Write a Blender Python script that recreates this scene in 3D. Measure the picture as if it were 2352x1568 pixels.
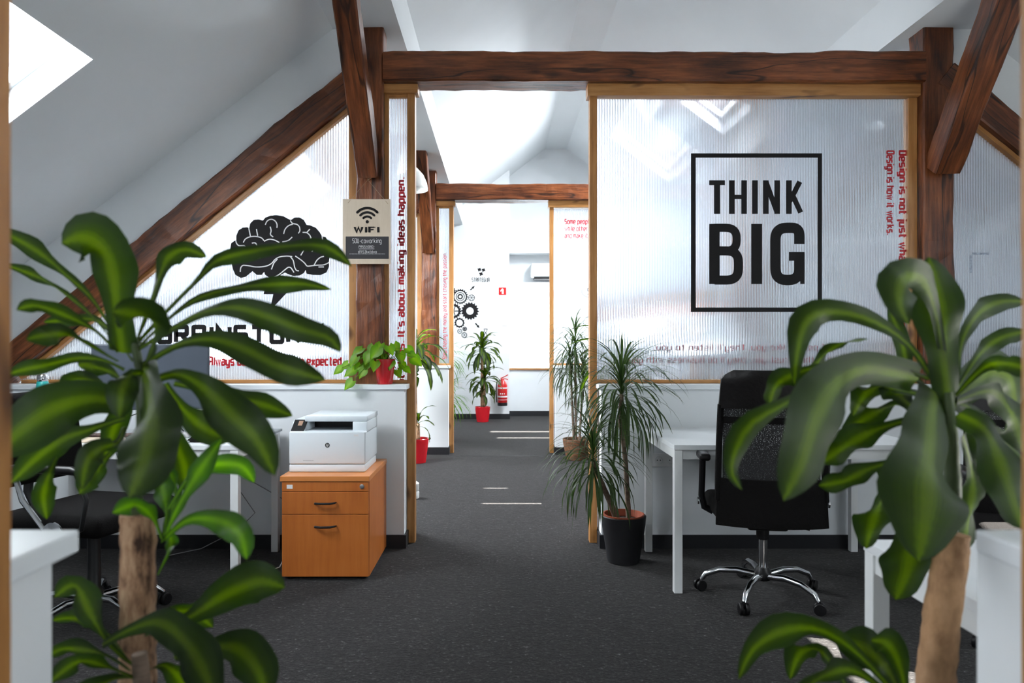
import bpy, bmesh, math, random
from mathutils import Vector, Matrix
from mathutils import noise as mnoise
from mathutils.geometry import tessellate_polygon

for o in list(bpy.data.objects): bpy.data.objects.remove(o)
SC = bpy.context.scene
COL = SC.collection
random.seed(7)
F, VX, VY, H = 1650.0, 1150.0, 788.0, 1.22      # focal length in px, vanishing point, eye height

# ------------------------------------------------------------------ camera
cd = bpy.data.cameras.new('camera'); cam = bpy.data.objects.new('camera', cd); COL.objects.link(cam)
cam.location = (0, 0, H); cam.rotation_euler = (math.pi/2, 0, 0)
cd.sensor_width = 36; cd.lens = F/2352*36
cd.shift_x = (1176-VX)/2352; cd.shift_y = (VY-784)/2352
cd.clip_start = 0.05
cd.dof.use_dof = True; cd.dof.focus_distance = 4.5; cd.dof.aperture_fstop = 3.6
SC.camera = cam

# ------------------------------------------------------------------ world, sun, area lights at the real and added skylights, exposure
W = bpy.data.worlds.new('sky'); SC.world = W; W.use_nodes = True
bg = W.node_tree.nodes['Background']; bg.inputs[0].default_value = (0.86, 0.93, 1.0, 1); bg.inputs[1].default_value = 4.0
SUN_EL = math.radians(38)
sd = bpy.data.lights.new('sun', 'SUN'); sd.energy = 60; sd.angle = math.radians(0.3); sd.color = (1, .95, .87)
sun = bpy.data.objects.new('sun', sd); COL.objects.link(sun)
sun.rotation_euler = (0, math.pi/2-SUN_EL, 0); sun.location = (8, 5, 8)
SC.view_settings.view_transform = 'Standard'; SC.view_settings.look = 'None'
SC.view_settings.exposure = 0.45; SC.view_settings.gamma = 1; SC.view_settings.use_curve_mapping = False

PITCH = 0.76                                     # roof slope
def roofL(x): return 3.13 + PITCH*(x+1.02)
def mir(x): return 1.86-x
def roofR(x): return roofL(mir(x))
# open skylights, only the first in view (side, x0, x1, d0, d1, watts)
SKY = [('L', -2.75, -1.845, 2.25, 3.25, 60), ('L', -2.75, -1.845, -1.6, -0.5, 45), ('R', 3.75, 4.6, -1.6, -0.5, 45),  # the two behind the camera are added as unseen fill
       ('L', -2.7, -1.6, 5.2, 6.8, 230), ('L', -2.7, -1.6, 9.0, 10.8, 55), ('R', 1.95, 2.42, 6.9, 7.8, 330), ('R', 1.55, 2.4, 8.6, 10.2, 210),  # added out of view to brighten the far bays and their ceiling
       ('R', 3.7, 4.6, 0.75, 1.7, 25)]
# skylights with a blind pulled down (side, x0, x1, d0, d1)
BLIND = [('R', 3.38, 4.2, 5.45, 6.07), ('R', 3.38, 4.2, 9.22, 9.99), ('R', 3.5, 4.38, 2.42, 3.0)]
def area(name, loc, direction, sx, sy, watts, color=(.91, .96, 1)):
    l = bpy.data.lights.new(name, 'AREA'); l.shape = 'RECTANGLE'; l.size = sx; l.size_y = sy; l.energy = watts; l.color = color
    o = bpy.data.objects.new(name, l); COL.objects.link(o); o.location = loc
    o.rotation_euler = Vector(direction).to_track_quat('-Z', 'Y').to_euler(); return o
for s, x0, x1, d0, d1, w in SKY:
    xm = (x0+x1)/2; zr = (roofL if s == 'L' else roofR)(xm)
    n = Vector((PITCH, 0, -1)).normalized() if s == 'L' else Vector((-PITCH, 0, -1)).normalized()
    c = Vector((xm, (d0+d1)/2, zr)) - n*0.30
    o = area('skylight_area_light', c, n, (x1-x0)*1.2, d1-d0, w)  # area light outside each opening
    q = n.to_track_quat('-Z', 'Y')
    zz = -n; xx = Vector((1, 0, PITCH if s == 'L' else -PITCH)).normalized(); yy = zz.cross(xx)
    o.rotation_euler = Matrix((xx, yy, zz)).transposed().to_euler()
area('far_window_daylight', (0.95, 12.5, 1.45), (0, -1, 0), 1.5, 1.3, 55)

# ------------------------------------------------------------------ helpers
def P(px, py, d): return Vector(((px-VX)/F*d, d, H-(py-VY)/F*d))

def tag(o, label, cat, group=None):
    o['label'] = label; o['category'] = cat
    if group: o['group'] = group
    return o
GR = {'ribbed_panel': 'ribbed panels of the partitions', 'corn_plant': 'corn plants', 'dragon_tree': 'dragon trees', 'desk': 'white desks', 'office_chair': 'mesh office chairs', 'wall_socket': 'wall sockets'}
def empty(name, loc, label=None, cat=None, group=None):
    group = group or GR.get(name)
    o = bpy.data.objects.new(name, None); COL.objects.link(o); o.location = loc; o.empty_display_size = .05
    if label: tag(o, label, cat, group)
    return o
def kids(o): return [c for c in bpy.data.objects if c.parent == o]
def copy_tree(o, parent=None):
    c = o.copy(); COL.objects.link(c)
    if parent: c.parent = parent
    for ch in kids(o): copy_tree(ch, c)
    return c
def rootloc(o):
    v = Vector((0, 0, 0))
    while o: v += o.location; o = o.parent
    return v

class MB:
    def __init__(s): s.v = []; s.f = []; s.uv = {}
    def add(s, vs, fs):
        b = len(s.v); s.v += [Vector(v) for v in vs]; s.f += [tuple(b+i for i in f) for f in fs]; return s
    def box(s, x0, x1, y0, y1, z0, z1):
        return s.add([(x0,y0,z0),(x1,y0,z0),(x1,y1,z0),(x0,y1,z0),(x0,y0,z1),(x1,y0,z1),(x1,y1,z1),(x0,y1,z1)],
                     [(0,3,2,1),(4,5,6,7),(0,1,5,4),(1,2,6,5),(2,3,7,6),(3,0,4,7)])
    def rbox(s, x0, x1, y0, y1, z0, z1, r=.004, seg=2, m=None):
        bm = bmesh.new(); bmesh.ops.create_cube(bm, size=1)
        for v in bm.verts: v.co = Vector(((x0+x1)/2+v.co.x*(x1-x0), (y0+y1)/2+v.co.y*(y1-y0), (z0+z1)/2+v.co.z*(z1-z0)))
        bmesh.ops.bevel(bm, geom=list(bm.edges), offset=r, segments=seg, profile=.5, affect='EDGES')
        if m is not None: bmesh.ops.transform(bm, matrix=m, verts=bm.verts)
        bm.verts.index_update()
        s.add([v.co.copy() for v in bm.verts], [[v.index for v in f.verts] for f in bm.faces]); bm.free(); return s
    def tube(s, pts, r, n=10, cap=True):
        pts = [Vector(p) for p in pts]; R = r if isinstance(r, (list, tuple)) else [r]*len(pts)
        b = len(s.v); up = None
        for i, p in enumerate(pts):
            t = (pts[min(i+1, len(pts)-1)]-pts[max(i-1, 0)]).normalized()
            if up is None: up = t.orthogonal().normalized()
            up = (up-t*up.dot(t)); up = up.normalized() if up.length > 1e-6 else t.orthogonal().normalized()
            w = t.cross(up)
            for k in range(n):
                a = 2*math.pi*k/n; s.v.append(p+(up*math.cos(a)+w*math.sin(a))*R[i])
        for i in range(len(pts)-1):
            for k in range(n):
                k2 = (k+1) % n; s.f.append((b+i*n+k, b+i*n+k2, b+(i+1)*n+k2, b+(i+1)*n+k))
        if cap:
            s.f.append(tuple(b+k for k in reversed(range(n)))); s.f.append(tuple(b+(len(pts)-1)*n+k for k in range(n)))
        return s
    def lathe(s, prof, c=(0,0,0), n=32, m=None, cap=True):
        b = len(s.v); c = Vector(c)
        for r, z in prof:
            for k in range(n):
                a = 2*math.pi*k/n; v = Vector((r*math.cos(a), r*math.sin(a), z))
                if m is not None: v = m @ v
                s.v.append(c+v)
        for i in range(len(prof)-1):
            for k in range(n):
                k2 = (k+1) % n; s.f.append((b+i*n+k, b+i*n+k2, b+(i+1)*n+k2, b+(i+1)*n+k))
        if cap:
            s.f.append(tuple(b+k for k in reversed(range(n)))); s.f.append(tuple(b+(len(prof)-1)*n+k for k in range(n)))
        return s
    def poly(s, pts, y0, y1):                     # polygon in the XZ plane pushed from y0 to y1
        n = len(pts); b = len(s.v)
        s.v += [Vector((x, y0, z)) for x, z in pts]+[Vector((x, y1, z)) for x, z in pts]
        for t in tessellate_polygon([[Vector((x, z, 0)) for x, z in pts]]):
            s.f.append((b+t[0], b+t[1], b+t[2])); s.f.append((b+n+t[2], b+n+t[1], b+n+t[0]))
        for i in range(n):
            j = (i+1) % n; s.f.append((b+i, b+j, b+n+j, b+n+i))
        return s
    def build(s, name, mat, parent=None, smooth=False, kind=None, origin=True):
        me = bpy.data.meshes.new(name); o = bpy.data.objects.new(name, me); COL.objects.link(o)
        if parent is not None:
            o.parent = parent; off = rootloc(parent)
        elif origin and s.v:
            xs = [v.x for v in s.v]; ys = [v.y for v in s.v]; zs = [v.z for v in s.v]
            off = Vector(((min(xs)+max(xs))/2, (min(ys)+max(ys))/2, min(zs))); o.location = off
        else: off = Vector((0, 0, 0))
        me.from_pydata([tuple(v-off) for v in s.v], [], s.f)
        if s.uv:
            ul = me.uv_layers.new(name='UVMap')
            for lp in me.loops: ul.data[lp.index].uv = s.uv.get(lp.vertex_index, (0.5, 0.5))
        me.materials.append(mat)
        if smooth:
            for p in me.polygons: p.use_smooth = True
            if smooth != 'all':
                try: me.set_sharp_from_angle(angle=math.radians(40))
                except Exception: pass
        if not s.uv:
            bm = bmesh.new(); bm.from_mesh(me); bmesh.ops.recalc_face_normals(bm, faces=bm.faces); bm.to_mesh(me); bm.free()
        if kind: o['kind'] = kind
        me.update(); return o

# ------------------------------------------------------------------ materials
def nt(name):
    m = bpy.data.materials.new(name); m.use_nodes = True
    return m, m.node_tree.nodes, m.node_tree.links, m.node_tree.nodes['Principled BSDF']
def ramp(N, L, src, stops):
    r = N.new('ShaderNodeValToRGB'); L.new(src, r.inputs[0])
    e = r.color_ramp.elements
    while len(e) < len(stops): e.new(.5)
    for k, (p, c) in enumerate(stops): e[k].position = p; e[k].color = (*c, 1)
    return r
def noise_(N, L, scale=(1,1,1), s=5, detail=4, coord='Object', rough=.5):
    tc = N.new('ShaderNodeTexCoord'); mp = N.new('ShaderNodeMapping'); L.new(tc.outputs[coord], mp.inputs[0])
    mp.inputs['Scale'].default_value = scale
    n = N.new('ShaderNodeTexNoise'); n.inputs['Scale'].default_value = s; n.inputs['Detail'].default_value = detail
    n.inputs['Roughness'].default_value = rough
    L.new(mp.outputs[0], n.inputs['Vector']); return n
def bump(N, L, src, b, strength, dist=.01):
    bp = N.new('ShaderNodeBump'); bp.inputs['Strength'].default_value = strength; bp.inputs['Distance'].default_value = dist
    L.new(src, bp.inputs['Height']); L.new(bp.outputs[0], b.inputs['Normal']); return bp
def plain(name, c, rough=.5, metal=0, var=.06, s=8, bmp=0, spec=.5, coat=0):
    m, N, L, b = nt(name)
    n = noise_(N, L, s=s)
    r = ramp(N, L, n.outputs[0], [(.3, tuple(x*(1-var) for x in c)), (.7, tuple(min(1, x*(1+var)) for x in c))])
    L.new(r.outputs[0], b.inputs['Base Color']); b.inputs['Roughness'].default_value = rough; b.inputs['Metallic'].default_value = metal
    b.inputs['Specular IOR Level'].default_value = spec; b.inputs['Coat Weight'].default_value = coat
    if bmp: bump(N, L, n.outputs[0], b, bmp)
    return m
def woodmat(name, c1, c2, c3, rough, grain=(1.2, 14, 14), s=3, bmp=.3, knots=True, spec=.5, lo=.32, hi=.68, cracks=False):
    m, N, L, b = nt(name)
    n = noise_(N, L, grain, s, 8, rough=.65)
    big = noise_(N, L, (1.5, 4, 4), 1.6, 3)
    mx = N.new('ShaderNodeMix'); mx.data_type = 'FLOAT'; mx.inputs[0].default_value = .4
    L.new(n.outputs[0], mx.inputs[2]); L.new(big.outputs[0], mx.inputs[3])
    r = ramp(N, L, mx.outputs[0], [(lo, c1), (.5, c2), (hi, c3)])
    out = r.outputs[0]
    if knots:
        k = noise_(N, L, (1, 3, 3), 4.5, 1)
        kr = ramp(N, L, k.outputs[0], [(.68, (1, 1, 1)), (.78, (.3, .25, .22))])
        mm = N.new('ShaderNodeMix'); mm.data_type = 'RGBA'; mm.blend_type = 'MULTIPLY'; mm.inputs[0].default_value = 1
        L.new(out, mm.inputs[6]); L.new(kr.outputs[0], mm.inputs[7]); out = mm.outputs[2]
    if cracks:
        ck = noise_(N, L, (.35, 3.2, 3.2), 1.9, 2)
        cr_ = ramp(N, L, ck.outputs[0], [(.488, (1, 1, 1)), (.497, (.06, .05, .05)), (.503, (.06, .05, .05)), (.512, (1, 1, 1))])
        mc = N.new('ShaderNodeMix'); mc.data_type = 'RGBA'; mc.blend_type = 'MULTIPLY'; mc.inputs[0].default_value = .85
        L.new(out, mc.inputs[6]); L.new(cr_.outputs[0], mc.inputs[7]); out = mc.outputs[2]
    L.new(out, b.inputs['Base Color']); b.inputs['Roughness'].default_value = rough
    b.inputs['Specular IOR Level'].default_value = spec
    bump(N, L, mx.outputs[0], b, bmp, .01)
    return m
M = {}
M['wall'] = plain('white_plaster', (.78, .81, .83), .85, var=.02, s=3)
M['ceil'] = plain('ceiling_paint', (.74, .77, .79), .9, var=.02, s=2)
M['base'] = plain('black_skirting', (.012, .013, .016), .5)
M['cap'] = plain('white_laminate_cap', (.80, .84, .87), .35, var=.02)
M['timber'] = woodmat('old_brown_timber', (.030, .008, .002), (.135, .036, .010), (.30, .095, .030), .36, bmp=.6, lo=.36, hi=.66, cracks=True)
M['pine'] = woodmat('varnished_pine', (.22, .085, .022), (.42, .19, .055), (.55, .28, .10), .4, (1, 16, 16), 2.5, .12)
M['beech'] = woodmat('orange_beech_veneer', (.43, .115, .018), (.50, .145, .024), (.56, .175, .034), .36, (14, 14, 1), 3, .03, False)
M['beech_edge'] = woodmat('beech_top', (.60, .20, .045), (.66, .235, .06), (.70, .27, .075), .32, (1, 14, 14), 3, .03, False)
M['ply'] = woodmat('birch_ply', (.60, .49, .37), (.67, .56, .43), (.72, .61, .49), .55, (10, 1, 1.5), 4, .03, False)
M['white'] = plain('white_metal', (.80, .82, .82), .4, var=.02)
M['desktop'] = plain('white_desktop', (.80, .83, .85), .28, var=.015)
M['plastic'] = plain('printer_white', (.74, .80, .84), .38, var=.01)
M['plasticd'] = plain('printer_grey', (.30, .33, .35), .4)
M['black'] = plain('black_plastic', (.008, .008, .009), .4, spec=.35)
M['leather'] = plain('black_leather', (.007, .006, .006), .35, bmp=.15, s=60, spec=.3)
M['fabric'] = plain('black_fabric', (.005, .0045, .0045), .9, bmp=.3, s=200, spec=.15)
M['chrome'] = plain('chrome', (.75, .76, .78), .12, 1, var=.02)
M['steel'] = plain('brushed_steel', (.5, .5, .5), .35, 1)
M['ink'] = plain('black_vinyl', (.010, .009, .010), .6, spec=.2)
M['red'] = plain('red_vinyl', (.50, .012, .022), .45)
M['redpot'] = plain('red_glazed_pot', (.56, .012, .02), .25, coat=.3)
M['redext'] = plain('extinguisher_red', (.60, .02, .02), .3)
M['darkpot'] = plain('anthracite_pot', (.016, .016, .018), .55, spec=.3)
M['terra'] = plain('terracotta_liner', (.32, .07, .03), .6)
M['soil'] = plain('potting_soil', (.035, .02, .012), .95, var=.5, s=60, bmp=.8)
M['wicker'] = plain('brown_wicker', (.16, .07, .03), .7, var=.4, s=50, bmp=.8)
M['chalk'] = plain('blackboard', (.03, .028, .032), .6)
M['chalkw'] = plain('white_chalk', (.8, .8, .8), .8)
M['twine'] = plain('jute_twine', (.42, .30, .18), .9)
M['teal'] = plain('teal_bottle', (.03, .45, .42), .3)
M['lampw'] = plain('white_enamel', (.82, .84, .82), .25)
M['slate'] = plain('slate_screen', (.07, .085, .11), .3)
M['cream'] = plain('label_white', (.8, .8, .8), .5)
M['cable'] = plain('grey_cable', (.25, .25, .26), .5)
M['blind'] = plain('grey_blind', (.5, .52, .55), .9)
M['sign'] = plain('sign_white', (.85, .85, .85), .5)
M['tape'] = plain('silver_tape', (.30, .34, .40), .3, .5, var=.4, s=60)
M['bark'] = woodmat('palm_bark', (.05, .022, .01), (.36, .20, .11), (.60, .40, .24), .85, (11, 11, 3), 4, 1.0, False, lo=.42, hi=.60)
M['barktan'] = woodmat('tan_trunk', (.20, .10, .045), (.42, .235, .115), (.55, .33, .18), .8, (6, 6, 3), 4, .6, False, lo=.38, hi=.62)
M['barkthin'] = woodmat('grey_brown_stem', (.09, .055, .04), (.2, .14, .10), (.30, .22, .16), .85, (5, 5, 20), 4, .6, False)

def carpet():
    m, N, L, b = nt('charcoal_carpet')
    n = noise_(N, L, s=70, detail=3, rough=.8); n2 = noise_(N, L, (1, 1.6, 1), 34, 5, rough=.85)
    mx = N.new('ShaderNodeMix'); mx.data_type = 'FLOAT'; mx.inputs[0].default_value = .5
    L.new(n.outputs[0], mx.inputs[2]); L.new(n2.outputs[0], mx.inputs[3])
    r = ramp(N, L, mx.outputs[0], [(.36, (.002, .0016, .0016)), (.50, (.0085, .0075, .0075)), (.59, (.034, .031, .031)), (.65, (.20, .20, .205))])
    L.new(r.outputs[0], b.inputs['Base Color']); b.inputs['Roughness'].default_value = .95
    b.inputs['Sheen Weight'].default_value = .13; b.inputs['Sheen Roughness'].default_value = .4
    b.inputs['Specular IOR Level'].default_value = .15
    bump(N, L, mx.outputs[0], b, .9, .01); return m
M['carpet'] = carpet()

def sheetmat():
    m, N, L, b = nt('ribbed_polycarbonate'); N.remove(b)
    out = N['Material Output']
    tc = N.new('ShaderNodeTexCoord'); sx = N.new('ShaderNodeSeparateXYZ'); L.new(tc.outputs['Object'], sx.inputs[0])
    mu = N.new('ShaderNodeMath'); mu.operation = 'MULTIPLY'; mu.inputs[1].default_value = 2*math.pi/.0163; L.new(sx.outputs[0], mu.inputs[0])
    sn = N.new('ShaderNodeMath'); sn.operation = 'SINE'; L.new(mu.outputs[0], sn.inputs[0])
    mr = N.new('ShaderNodeMapRange'); mr.inputs[1].default_value = .55; mr.inputs[2].default_value = 1; mr.inputs[3].default_value = .16; mr.inputs[4].default_value = .46
    L.new(sn.outputs[0], mr.inputs[0])
    gl = N.new('ShaderNodeBsdfGlass'); gl.inputs['Roughness'].default_value = .085; gl.inputs['IOR'].default_value = 1.3
    gl.inputs['Color'].default_value = (.95, .97, 1, 1)
    tr = N.new('ShaderNodeBsdfTranslucent'); tr.inputs[0].default_value = (.86, .91, .96, 1)
    m1 = N.new('ShaderNodeMixShader'); L.new(mr.outputs[0], m1.inputs[0]); L.new(gl.outputs[0], m1.inputs[1]); L.new(tr.outputs[0], m1.inputs[2])
    tp = N.new('ShaderNodeBsdfTransparent'); tp.inputs[0].default_value = (.97, .98, 1, 1)
    m2 = N.new('ShaderNodeMixShader'); m2.inputs[0].default_value = .22; L.new(m1.outputs[0], m2.inputs[1]); L.new(tp.outputs[0], m2.inputs[2])
    L.new(m2.outputs[0], out.inputs[0]); return m
M['sheet'] = sheetmat()
def panemat(name, t=.93):
    m, N, L, b = nt(name); N.remove(b); out = N['Material Output']
    g = N.new('ShaderNodeBsdfGlossy'); g.inputs['Roughness'].default_value = .03
    tp = N.new('ShaderNodeBsdfTransparent'); mx = N.new('ShaderNodeMixShader'); mx.inputs[0].default_value = t
    L.new(g.outputs[0], mx.inputs[1]); L.new(tp.outputs[0], mx.inputs[2]); L.new(mx.outputs[0], out.inputs[0]); return m
M['pane'] = panemat('window_glass')
def frostmat():
    m, N, L, b = nt('white_roller_fabric'); N.remove(b); out = N['Material Output']
    tr = N.new('ShaderNodeBsdfTranslucent'); tr.inputs[0].default_value = (.95, .96, .96, 1)
    df = N.new('ShaderNodeBsdfDiffuse'); df.inputs[0].default_value = (.85, .86, .86, 1)
    mx = N.new('ShaderNodeMixShader'); mx.inputs[0].default_value = .3
    L.new(tr.outputs[0], mx.inputs[1]); L.new(df.outputs[0], mx.inputs[2]); L.new(mx.outputs[0], out.inputs[0]); return m
M['frost'] = frostmat()
def meshmat():
    m, N, L, b = nt('black_chair_mesh'); out = N['Material Output']
    tc = N.new('ShaderNodeTexCoord'); ck = N.new('ShaderNodeTexVoronoi'); ck.inputs['Scale'].default_value = 300; L.new(tc.outputs['Object'], ck.inputs['Vector'])
    gt = N.new('ShaderNodeMath'); gt.operation = 'LESS_THAN'; gt.inputs[1].default_value = .36; L.new(ck.outputs['Distance'], gt.inputs[0])
    b.inputs['Base Color'].default_value = (.012, .012, .013, 1); b.inputs['Roughness'].default_value = .6
    tp = N.new('ShaderNodeBsdfTransparent'); mx = N.new('ShaderNodeMixShader')
    L.new(gt.outputs[0], mx.inputs[0]); L.new(b.outputs[0], mx.inputs[1]); L.new(tp.outputs[0], mx.inputs[2]); L.new(mx.outputs[0], out.inputs[0]); return m
M['mesh'] = meshmat()
def leafmat(name, edge, mid, dark, trans=.35, stripe=True, rough=.35):
    m, N, L, b = nt(name); out = N['Material Output']
    tc = N.new('ShaderNodeTexCoord'); sx = N.new('ShaderNodeSeparateXYZ'); L.new(tc.outputs['UV'], sx.inputs[0])
    a = N.new('ShaderNodeMath'); a.operation = 'SUBTRACT'; a.inputs[1].default_value = .5; L.new(sx.outputs[0], a.inputs[0])
    ab = N.new('ShaderNodeMath'); ab.operation = 'ABSOLUTE'; L.new(a.outputs[0], ab.inputs[0])
    n = noise_(N, L, (60, 1.5, 1), 1.2, 3, 'UV')
    ad = N.new('ShaderNodeMath'); ad.operation = 'MULTIPLY_ADD'; ad.inputs[1].default_value = .22; L.new(n.outputs[0], ad.inputs[0]); L.new(ab.outputs[0], ad.inputs[2])
    r = ramp(N, L, ad.outputs[0], [(.06, mid), (.15, mid), (.30, edge), (.52, dark)] if stripe else [(.05, mid), (.12, edge), (.5, dark)])
    L.new(r.outputs[0], b.inputs['Base Color']); b.inputs['Roughness'].default_value = rough; b.inputs['Specular IOR Level'].default_value = .3
    bump(N, L, n.outputs[0], b, .15, .004)
    tr = N.new('ShaderNodeBsdfTranslucent'); L.new(r.outputs[0], tr.inputs[0])
    hs = N.new('ShaderNodeHueSaturation'); hs.inputs['Value'].default_value = 3.2; hs.inputs['Saturation'].default_value = 1.1
    L.new(r.outputs[0], hs.inputs['Color']); L.new(hs.outputs[0], tr.inputs[0])
    mx = N.new('ShaderNodeMixShader'); mx.inputs[0].default_value = trans
    L.new(b.outputs[0], mx.inputs[1]); L.new(tr.outputs[0], mx.inputs[2]); L.new(mx.outputs[0], out.inputs[0]); return m
M['leaf'] = leafmat('corn_plant_leaf', (.020, .040, .004), (.062, .105, .004), (.012, .026, .005), .36, rough=.5)
M['leafb'] = leafmat('young_corn_leaf', (.05, .13, .010), (.11, .24, .012), (.03, .08, .012), .4)
M['stemg'] = plain('green_stem', (.035, .06, .012), .5, var=.3)
M['dragon'] = leafmat('dragon_tree_leaf', (.035, .06, .016), (.055, .085, .025), (.02, .04, .012), .25, False)
M['pothos'] = leafmat('pothos_leaf', (.15, .30, .010), (.22, .40, .02), (.08, .20, .008), .35, False)

# ------------------------------------------------------------------ room shell
X0, X1, Y0, Y1, Y1b = -4.0, mir(-4.0), -2.6, 11.57, 12.05
def struct(mb, name, mat, **k): return mb.build(name, mat, kind='structure', **k)
struct(MB().box(X0-.3, X1+.3, Y0-.3, 13.0, -.1, 0), 'floor', M['carpet'])
def slope(side, xa, xb, holes, name):
    z = roofL if side == 'L' else roofR
    xs = sorted({xa, xb, *[h[0] for h in holes], *[h[1] for h in holes]}); ys = sorted({Y0-.3, 12.4, *[h[2] for h in holes], *[h[3] for h in holes]})
    def solid(i, j):
        if i < 0 or j < 0 or i >= len(xs)-1 or j >= len(ys)-1: return False
        cx, cy = (xs[i]+xs[i+1])/2, (ys[j]+ys[j+1])/2
        return not any(h[0] < cx < h[1] and h[2] < cy < h[3] for h in holes)
    m = MB(); T = .22
    for i in range(len(xs)-1):
        for j in range(len(ys)-1):
            if not solid(i, j): continue
            a, b2, c, d = xs[i], xs[i+1], ys[j], ys[j+1]
            q = [(a,c,z(a)),(b2,c,z(b2)),(b2,d,z(b2)),(a,d,z(a))]; q2 = [(x,y,w+T) for x,y,w in q]
            fs = [(0,3,2,1),(4,5,6,7)]
            if not solid(i, j-1): fs.append((0,1,5,4))
            if not solid(i+1, j): fs.append((1,2,6,5))
            if not solid(i, j+1): fs.append((2,3,7,6))
            if not solid(i-1, j): fs.append((3,0,4,7))
            m.add(q+q2, fs)
    return struct(m, name, M['ceil'])
hl = [h[1:5] for h in SKY+BLIND if h[0] == 'L']; hr = [h[1:5] for h in SKY+BLIND if h[0] == 'R']
slope('L', X0-.3, .75, hl, 'ceiling_slope_left'); slope('R', 1.11, X1+.3, hr, 'ceiling_slope_right')
struct(MB().box(.74, 1.12, Y0-.3, 12.4, 4.475, 4.7), 'ceiling', M['ceil'])
# boxed purlins under both slopes
for s, nm in ((0, 'trim_purlin_left'), (1, 'trim_purlin_right')):
    pr = [(-1.02, 3.13), (-.61, 3.13), (-.61, roofL(-.61)+.02), (-1.0, roofL(-1.0)+.02)]
    if s: pr = [(mir(x), z) for x, z in pr]
    struct(MB().poly(pr, Y0-.2, 12.3), nm, M['ceil'])
struct(MB().box(X0-.2, X0, Y0, 12.3, 0, 1.0), 'wall_left', M['wall'])
struct(MB().box(X1, X1+.2, Y0, 12.3, 0, 1.0), 'wall_right', M['wall'])
GP = lambda xa, xb: [(xa, 0), (xb, 0)]
def gable(xa, xb, y0, y1, name, hole=None):
    top = []
    for x in sorted({xa, xb, .75, 1.11}):
        if xa <= x <= xb: top.append((x, min(roofL(x), roofR(x), 4.475)+.1))
    return struct(MB().poly([(xa, 0)]+[(xb, 0)]+top[::-1], y0, y1), name, M['wall'])
gable(X0-.1, .14, Y1, Y1+.12, 'wall_back_left')
gable(X0-.1, X1+.1, Y0-.2, Y0, 'wall_front')
# recessed far wall with the wide bright window, built round its opening
wz0, wz1, wx0, wx1 = H-(845-VY)/F*Y1b, H+(VY-648)/F*Y1b, .16, 1.75
m = MB().box(.02, X1, Y1b, Y1b+.12, 0, wz0).box(wx1, X1, Y1b, Y1b+.12, wz0, wz1)
xr_ = 2.88+(3.23-wz1)/PITCH
m.poly([(.02, wz1), (xr_, wz1), (1.11, 4.575), (.75, 4.575), (.02, roofL(.02)+.1)], Y1b, Y1b+.12)
struct(m, 'wall_back_right', M['wall'])
struct(MB().box(.02, .14, Y1+.12, Y1b, 0, roofL(.02)), 'wall_back_return', M['wall'])
zb = H+(VY-577)/F*11.8
struct(MB().box(.14, 3.0, 11.78, Y1b, zb-.03, zb+.02), 'trim_far_ledge', M['wall'])
w = MB().box(wx0-.02, wx1, Y1b-.03, Y1b+.02, wz0-.03, wz0).build('window_20', M['pine']); w['kind'] = 'structure'
MB().box(wx0, wx1, Y1b+.05, Y1b+.06, wz0, wz1).build('window_fabric', M['frost'], w)
# skirting along the far wall and partitions
struct(MB().box(X0, .15, Y1-.015, Y1, 0, .085), 'baseboard_back_left', M['base'])
struct(MB().box(.14, X1, Y1b-.015, Y1b, 0, .085), 'baseboard_back_right', M['base'])
struct(MB().box(-.57, .60, 7.77, 7.778, -.01, .002), 'trim_carpet_seam', M['base'])
# skylights, the real ones and those added for light
nwin = 1
for lst, bl in ((SKY, 0), (BLIND, 1)):
    for h in lst:
        s, x0, x1, d0, d1 = h[:5]; z = roofL if s == 'L' else roofR
        def sb(m, xa, xb, ya, yb, za, zc):
            m.add([(xa,ya,z(xa)+za),(xb,ya,z(xb)+za),(xb,yb,z(xb)+za),(xa,yb,z(xa)+za),(xa,ya,z(xa)+zc),(xb,ya,z(xb)+zc),(xb,yb,z(xb)+zc),(xa,yb,z(xa)+zc)],
                  [(0,3,2,1),(4,5,6,7),(0,1,5,4),(1,2,6,5),(2,3,7,6),(3,0,4,7)])
        f = MB(); t = .035 if not bl else .004
        sb(f, x0, x1, d0, d0+t, .15, .22); sb(f, x0, x1, d1-t, d1, .15, .22); sb(f, x0, x0+t, d0+t, d1-t, .15, .22); sb(f, x1-t, x1, d0+t, d1-t, .15, .22)
        fo = struct(f, 'window_%d' % nwin, M['white']); nwin += 1
        g = MB(); sb(g, x0+t, x1-t, d0+t, d1-t, .18, .19); g.build('pane', M['pane'], fo)
        if bl:
            b_ = MB(); xe = x1 if nwin < 11 else x1
            if (d0, d1) == (2.42, 3.0): sb(b_, x0, 4.17, d0+.004, d1-.004, .11, .125)
            else:
                ga, gb = (.035, .035) if d0 < 6 else (.09, .14)
                sb(b_, x0, x1, d0+ga, d1-gb, .11, .125)
                if d0 < 6: sb(b_, 3.56, x1, d1-gb-.001, d1-.002, .11, .125)
                else: sb(b_, x0, 3.50, d0+.002, d0+ga+.001, .11, .125)
            tag(b_.build('roller_blind', M['blind']), ['grey roller blind over the near right-hand skylight', 'grey roller blind over the skylight between both timber frames', 'grey roller blind over the farthest skylight on the right'][0 if d0 < 3 else 1 if d0 < 6 else 2], 'blind', 'skylight roller blinds')

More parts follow.
